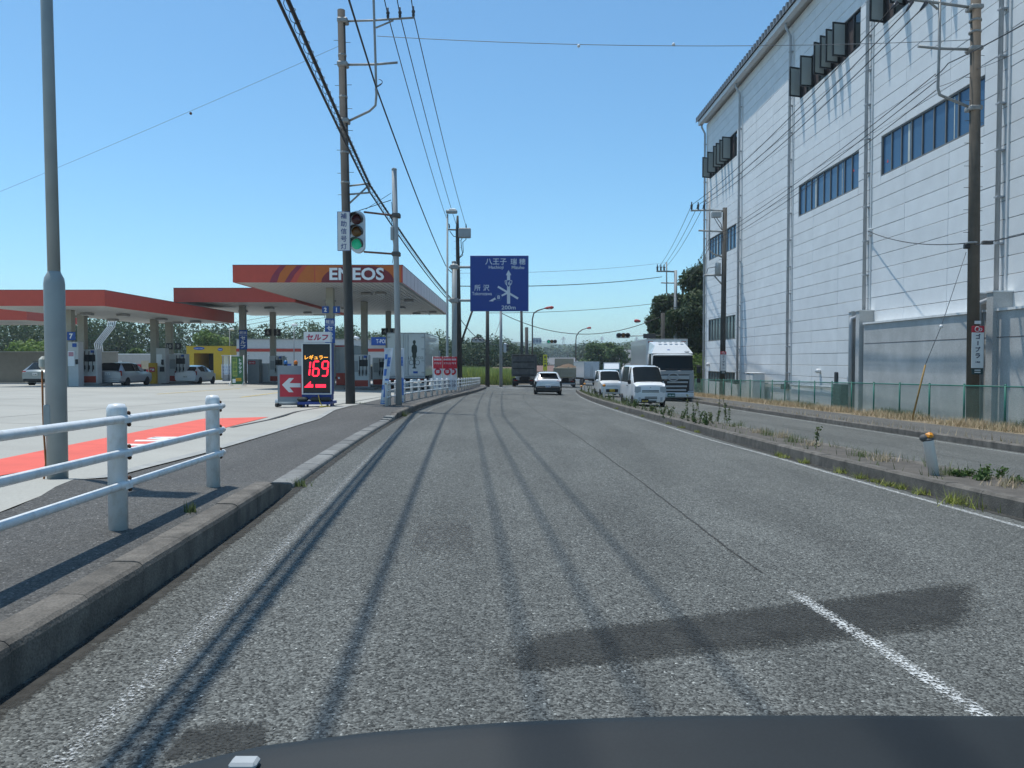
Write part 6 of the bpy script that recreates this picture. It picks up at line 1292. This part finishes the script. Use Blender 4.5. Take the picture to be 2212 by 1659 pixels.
# far hills
def hill(name, d, pts, m, depth=500):
    mb = MB(); vs = []; nn = 80
    xs_ = [p[0] for p in pts]; ys2 = [p[1] for p in pts]
    for j in range(5):
        for i in range(nn+1):
            px = xs_[0]+(xs_[-1]-xs_[0])*i/nn; py = float(np.interp(px, xs_, ys2)); top = P(px, py, d); f = [0, .45, .8, 1, .6][j]; dd2 = d-depth*.35*(1-[0, .4, .75, 1, 1.4][j])
            zb = -8; vs.append((top.x*dd2/d+random.uniform(-4, 4), dd2, zb+(top.z-zb)*f+random.uniform(-1, 1)*d*.003*(j > 0)))
    mb.add(vs, [(j*(nn+1)+i, j*(nn+1)+i+1, (j+1)*(nn+1)+i+1, (j+1)*(nn+1)+i) for j in range(4) for i in range(nn)], True); return struct(mb.build(name, m))
mat('hill_green', (.05, .085, .035), .95, var=.35, vs=.05, fine=.5, fs=.25, bump=1, bs=.3)
hill('hills', 1500, [(-1600, 765), (-600, 760), (200, 748), (700, 750), (960, 745), (1080, 742), (1150, 739), (1210, 741), (1260, 742), (1330, 739), (1400, 734), (1450, 733), (1520, 736), (1700, 740), (2300, 750), (3000, 760)], 'hill_green')
hill('hills', 780, [(900, 790), (1100, 775), (1180, 752), (1230, 748), (1290, 752), (1340, 748), (1420, 744), (1500, 746), (1600, 750), (1800, 765)], 'hill_green', 250)
wood('wood', 'tree-covered far hillside beyond the junction', pxs([(1150, 640), (1240, 660), (1340, 650), (1450, 640), (1560, 620)]), 26000, 1.6, 'leaf_far', -4, lambda u: 15+4*math.sin(u*7), 90, 8, 130)
for px, d in ((1217, 1400), (1375, 1450), (1300, 1480)):
    pyl = thing('pylon', 'steel lattice transmission pylon on the skyline of the far hill', 'pylon', P(px, 745, d), 0, 'transmission pylons on the skyline'); h = 18*d/F
    for sx in (-1, 1):
        for sy in (-1, 1): MB().tube([(sx*h*.12, sy*h*.12, -2), (sx*h*.02, sy*h*.02, h)], .35, 4).build('leg', 'steel', pyl)
    for zz, w in ((.62, .3), (.76, .24), (.9, .18)): MB().cyl((-w*h, 0, zz*h), (w*h, 0, zz*h), .35, n=4).build('cross_arm', 'steel', pyl)
# grassy waste ground past the side street
def blades(name, pts, h, m, parent=None, w=.012, lean=.4, seg=2):
    pts = np.array(pts, float); n = len(pts); a = NR.random(n)*6.283; hh = h*(.5+.8*NR.random(n)); ln = lean*hh*NR.random(n); wv = w*(.7+.6*NR.random(n))
    dx, dy = np.cos(a), np.sin(a); b0 = pts+np.stack([-dy*wv, dx*wv, 0*a], 1); b1 = pts-np.stack([-dy*wv, dx*wv, 0*a], 1); tp = pts+np.stack([dx*ln, dy*ln, hh], 1)
    return rawmesh(name, np.stack([b0, b1, tp], 1).reshape(-1, 3), n, 3, m, parent, NR.random(n))
pts = []
for _ in range(26000):
    d = random.uniform(97, 128); px = random.uniform(925, 1115); x = P(px, 0, d).x; pts.append((x, d, G(x, d)-.1))
tag(blades('tall_grass', pts, 1.9, 'weed_tall', w=.05, lean=.7), 'tall green grass on the waste ground past the side street', 'grass', kind='stuff')
# dry grass along the factory fence
pts = [];
while len(pts) < 15000:
    y = random.uniform(15, 64); x = 13.75+random.gauss(0, .36)+.006*max(0, y-30); x = min(max(x, 12.95), 15.0)
    if random.random() < .3+.5*math.sin(y*1.7)*math.sin(y*.53+1)+.25*math.sin(y*4.1+x*6): pts.append((x, y, G(x, y)+.12))
tag(blades('dry_grass', pts, .25, 'weed_dry', w=.008, lean=1.4), 'dry straw-coloured grass along the foot of the green fence', 'grass', kind='stuff')
pts = [(x, y, G(x, y)+.12) for x, y in ((14.3+random.gauss(0, .2), random.choice([random.uniform(36, 42), random.uniform(27, 30), random.uniform(18, 22)])) for _ in range(2500))]
tag(blades('green_weeds', pts, .32, 'weed_green', w=.009, lean=.9), 'green weeds growing just behind the green fence', 'weeds', kind='stuff')
# weeds on and beside the median
def tuft(label, x, y, z, n, h, r, m, lean=1.2, w=.006, name='weed_tuft'):
    t = thing(name, label, 'weed', (x, y, z)); q = NR.normal(size=(n, 3))*np.array([r, r, 0]); blades('leaf_blades', q, h, m, t, w, lean); return t
def stalk(label, x, y, z, h, m='weed_green', n=1, leafy=1.):
    t = thing('weed_stalk', label, 'weed', (x, y, z)); cs = []
    for k in range(n):
        ox, oy = random.gauss(0, .07)*n**.5, random.gauss(0, .14)*n**.5; hh = h*random.uniform(.35, 1); lx = random.uniform(-.12, .12)
        MB().tube([(ox, oy, 0), (ox+lx*.4, oy, hh*.5), (ox+lx, oy, hh)], .005, 4).build('stem', 'bark', t); cs += [(ox+lx*f, oy, hh*f) for f in np.arange(.15, 1.01, .07)]
    leaves('foliage', cs, [(random.uniform(.02, .075)*leafy, random.uniform(.02, .075)*leafy, .03) for _ in cs], int(5*len(cs)*leafy)+4, .022, m, t, shell=.1); return t
random.seed(11)
NOTE = ['with yellowing tips', 'flattened against the stone', 'with long arching blades', 'spread wide on the asphalt', 'small and wiry', 'thick and bushy', 'half dried out', 'with pale seed heads']
mz = lambda x, y: G(x, y)+.165
low = [(1687, 985, .10), (1715, 990, .08), (1815, 1003, .1), (1910, 1025, .1), (1955, 1037, .09), (1968, 1043, .07), (2075, 1060, .08), (2110, 1072, .13), (2140, 1090, .14), (2000, 1052, .09), (1440, 916, .12), (1478, 925, .1), (1530, 935, .1), (1390, 900, .09), (1340, 884, .1), (2150, 1098, .16)]
for i, (px, py, h) in enumerate(low):
    p = hit(px, py); p.x = ML(p.y)-random.uniform(.03, .1)
    if 0: pass
    near_ = py > 1000
    tag(tuft('low yellow-green weed tuft in the gutter of the median kerb ' + ('by the broken marker post' if near_ else 'towards the oncoming microvan'), p.x, p.y, G(p.x, p.y), 70, h*random.uniform(.6, 1), .05 if i < 15 else .15, 'weed_lime', 1.9, .005), group='gutter weeds ' + ('by the broken marker post' if near_ else 'towards the microvan'))
tops = [(1458, 905, .55, 6), (1478, 912, .28, 5), (1505, 912, .7, 3), (1520, 916, .35, 6), (1555, 912, .42, 2), (1578, 915, .8, 3), (1592, 916, .85, 2), (1610, 922, .2, 3), (1640, 935, .17, 3), (1660, 940, .18, 3), (1690, 945, .2, 4), (1715, 955, .18, 3), (1750, 962, .15, 2), (1790, 972, .45, 1), (1400, 888, .3, 7), (1375, 880, .34, 7), (1350, 872, .4, 8), (1430, 895, .3, 6), (1322, 864, .45, 6), (1300, 858, .4, 6), (1283, 852, .5, 5), (1270, 848, .45, 6), (1905, 995, .16, 3), (1860, 985, .14, 3), (2175, 1050, .16, 3), (2050, 1025, .14, 3)]
HOW = ['single upright leafy stem', 'clump of short leafy stems', 'tall thin leafy stems', 'bushy knot of stems', 'pair of slender leafy stems']
for i, (px, py, h, n) in enumerate(tops):
    p = hit(px, py, .17); p.x = min(max(p.x, ML(p.y)+.25), MR(p.y)-.12)
    where = 'beside the broken marker post' if px > 1850 else 'midway along its length' if px > 1600 else 'in front of the big lorry' if px > 1490 else 'beside the oncoming microvan' if px > 1380 else 'below the white kei car' if px > 1310 else 'at the rounded end of the median'
    if h < .26 and n < 6:
        tag(tuft('thin wispy grass tuft on the median %s' % where, p.x, p.y, mz(p.x, p.y), 55+12*n, h*.8, .09, 'weed_green' if i % 2 else 'weed_dry', 1.1, .004), group='wispy tufts %s' % where); continue
    kind_ = 'tall thin' if h > .5 else 'bushy' if n > 5 else 'short'
    tag(stalk('%s green weed on the median %s' % (kind_, where), p.x, p.y, mz(p.x, p.y), h*random.uniform(.85, 1.1), 'weed_green' if i % 3 else 'leaf_mid', n), group='%s weeds %s' % (kind_, where))
pts = []
for _ in range(2600):
    y = random.uniform(9, 61) if random.random() < .5 else random.uniform(30, 61); x = MR(y)-.2+random.gauss(0, .07) if random.random() < .7 else ML(y)+.2+abs(random.gauss(0, .06)); pts.append((x, y, mz(x, y)))
tag(blades('median_grass', pts, .13, 'weed_green', w=.006, lean=1), 'thin short grass sprouting along the top of the median', 'grass', kind='stuff')
pts = []
for _ in range(900):
    y = random.uniform(5, 60); x = KR(y)+.2+abs(random.gauss(0, .06)); pts.append((x, y, G(x, y)+.14))
tag(blades('kerb_weeds', pts, .16, 'weed_dry', w=.006, lean=1), 'dry brown weeds along the pavement kerb by the factory', 'weeds', kind='stuff')
p = hit(428, 1105, .19); tuft('tiny green seedling growing at the inner edge of the near kerb', KL(p.y)-.24, p.y, G(p.x, p.y)+.185, 40, .07, .02, 'weed_green', .8, .006)
p = hit(632, 1052); tuft('green weed tuft at the sloping end of the near kerb', KL(8.1)+.04, 8.1, G(-2.3, 8.1), 60, .08, .05, 'weed_green', 1.1)
p = hit(880, 890); tuft('green weed sprig against the low kerb below the signal pole', KL(21.4)+.03, 21.4, G(-3, 21.4), 90, .16, .06, 'weed_green', 1.1); tuft('grass tuft at the foot of the tarred utility pole', A0.x+.35, A0.y-.2, A0.z+.02, 110, .12, .12, 'weed_green', 1.2)
# ---- marker posts on the median
def marker(label, px, py, h, tilt=0, cat='post', broken=False, dark=False):
    p = hit(px, py, .17); p.x = min(max(p.x, ML(p.y)+.22), MR(p.y)-.2); t = thing('marker_post', label, 'marker post', (p.x, p.y, mz(p.x, p.y))); t.rotation_euler = (0, tilt, 0)
    MB().lathe((0, 0, 0), [(.05, -.05), (.05, h*.84), (.055, h*.85)], 14).build('post', mat('post_white', (.85, .85, .84), .5, var=.03) if not dark else 'steel_dark', t); mat('reflector_orange', (.65, .25, .02), .35)
    if broken:
        MB().lathe((0, 0, h*.85), [(.055, 0), (.055, .02), (.04, .03)], 12).build('collar', 'steel_dark', t); MB().sphere((-.035, 0, h*.92), .045, 7, 5, (1, .9, 1.1)).build('broken_cap', 'steel_dark', t); MB().rbox((.012, -.01, h*.95), (.09, .07, .09), .03, Matrix.Rotation(.5, 3, 'Y')).build('reflector', 'reflector_orange', t)
    else: MB().lathe((0, 0, h*.86), [(.06, 0), (.085, .03), (.085, .09), (.05, .13)], 12).build('reflector', 'reflector_orange', t)
    return t
marker('broken white marker post with shattered orange head on the median', 2018, 1025, .52, R(-11), broken=True).scale = (1.25, 1.25, 1)
marker('white marker post with orange head at the rounded median end', 1294, 848, .62); marker('white marker post with orange head nearer the kei car', 1342, 862, .72); marker('short dark stub post at the tip of the median', 1283, 845, .34, dark=True)
p = hit(2030, 1028, .17); stalk('broad grey-green leafy plant at the foot of the broken marker post', 5.62, p.y-.05, mz(5.6, p.y), .16, 'leaf_mid', 8, 1.6)
# ---- far small buildings and banner
mat('roof_brown', (.17, .105, .085), .8, var=.15); mat('roof_grey', (.14, .145, .15), .7)
def house(label, px, D, w, h, dep, rm, py=None):
    x = P(px, 0, D).x; t = thing('house', label, 'building', (x, D, G(x, D))); MB().bb((-w/2, 0, -.5), (w/2, dep, h)).build('wall', 'shop_white', t)
    MB().add([(-w/2-.4, -.4, h), (w/2+.4, -.4, h), (w/2+.4, dep+.4, h), (-w/2-.4, dep+.4, h), (-w/2+.6, dep/2, h+w*.16), (w/2-.6, dep/2, h+w*.16)], [(0, 1, 5, 4), (1, 2, 5), (2, 3, 4, 5), (3, 0, 4), (0, 3, 2, 1)]).build('roof', rm, t)
    for k in range(2): MB().bb((-w*.3+k*w*.4, -.03, h*.3), (-w*.12+k*w*.4, -.002, h*.7)).build('window', 'shop_glass', t)
house('low house with brown tiled roof behind the dark dump lorry', 1100, 132, 7, 1.1, 8, 'roof_brown'); house('low brown roofed house behind the white SUV', 1190, 150, 7, 1.6, 7, 'roof_brown'); house('grey roofed house beyond the yellow banner', 1203, 190, 11, 3.0, 9, 'roof_grey'); house('pale building half hidden behind the far teal lorry', 1392, 175, 14, 3.4, 8, 'roof_grey'); house('distant building with wide grey roof below the far trees', 1385, 260, 16, 6.5, 9, 'roof_grey')
yb_ = thing('roadside_banner', 'tall yellow vertical banner with dark lettering beyond the dump lorry', 'sign', (P(1177, 0, 128).x, 128, G(5.5, 128))); q = lambda x, y: rel(yb_, P(x, y, 128)); a, b_ = q(1173, 801), q(1182, 766)
MB().cyl((0, .05, 0), (0, .05, b_.z), .06, n=6).build('post', 'steel_dark', yb_); MB().bb((a.x, -.05, a.z), (b_.x, 0, b_.z)).build('board', mat('banner_yellow', (.72, .62, .02), .6), yb_)
for i, ch in enumerate('自工房'): text('lettering', ch, .42, 'ink_navy', yb_, ((a.x+b_.x)/2, -.055, b_.z-.4-i*.72), bold=.03)
# ============================================================ the car the picture is taken from
db_ = thing('car_dashboard', 'dark grey curved dashboard top of the car the view is taken from', 'dashboard', (0, .62, .70))
mat('dash', (.013, .017, .019), .6, var=.12, vs=9, fine=.1, fs=300, spec=.35)
def dz(px): return float(np.interp(px, [250, 370, 470, 560, 700, 800, 950, 1100, 1300, 1500, 1800, 2212, 2600], [1760, 1659, 1633, 1612, 1594, 1582, 1570, 1560, 1551, 1546, 1545, 1547, 1552]))
mb = MB(); vs = []; cols_ = np.linspace(250, 2600, 60); D0 = .86
prof = [(0, 0), (-.012, .0), (-.03, -.004), (-.08, -.012), (-.16, -.03), (-.24, -.06), (-.3, -.1), (-.32, -.2)]
for px in cols_:
    p = P(px, dz(px), D0)
    for dy, dzz in prof: vs.append((p.x, p.y+dy-db_.location.y, p.z+dzz-db_.location.z))
    vs.append((p.x, p.y+.1-db_.location.y, p.z-.06-db_.location.z)); vs.append((p.x, p.y+.1-db_.location.y, p.z-.3-db_.location.z))
K = len(prof)+2; order = [K-1, K-2]+list(range(len(prof)))
fs = []
for i in range(len(cols_)-1):
    for a, b_ in zip(order, order[1:]): fs.append((i*K+a, i*K+b_, (i+1)*K+b_, (i+1)*K+a))
mb.add(vs, fs, True); mb.build('dash_pad', 'dash', db_)
def dpt(px, py, d): return P(px, py, d)-Vector(db_.location)
MB().rbox(dpt(528, 1648, .82), (.03, .02, .008), .003).build('sensor_cover', 'pole_light', db_)
# ============================================================ the air: thin even haze round the whole place
hz_ = bpy.data.materials.new('haze_air'); hz_.use_nodes = True; nt = hz_.node_tree; nt.nodes.remove(nt.nodes['Principled BSDF'])
pv = nt.nodes.new('ShaderNodeVolumePrincipled'); pv.inputs['Color'].default_value = (.80, .90, 1, 1); pv.inputs['Density'].default_value = .00035; pv.inputs['Anisotropy'].default_value = .2
nt.links.new(pv.outputs[0], nt.nodes['Material Output'].inputs['Volume']); MATS['haze_air'] = hz_
tag(MB().bb((-1700, -80, -14), (1700, 3600, 75)).build('haze', 'haze_air'), 'thin pale summer haze filling the air over the road', 'haze', kind='stuff')
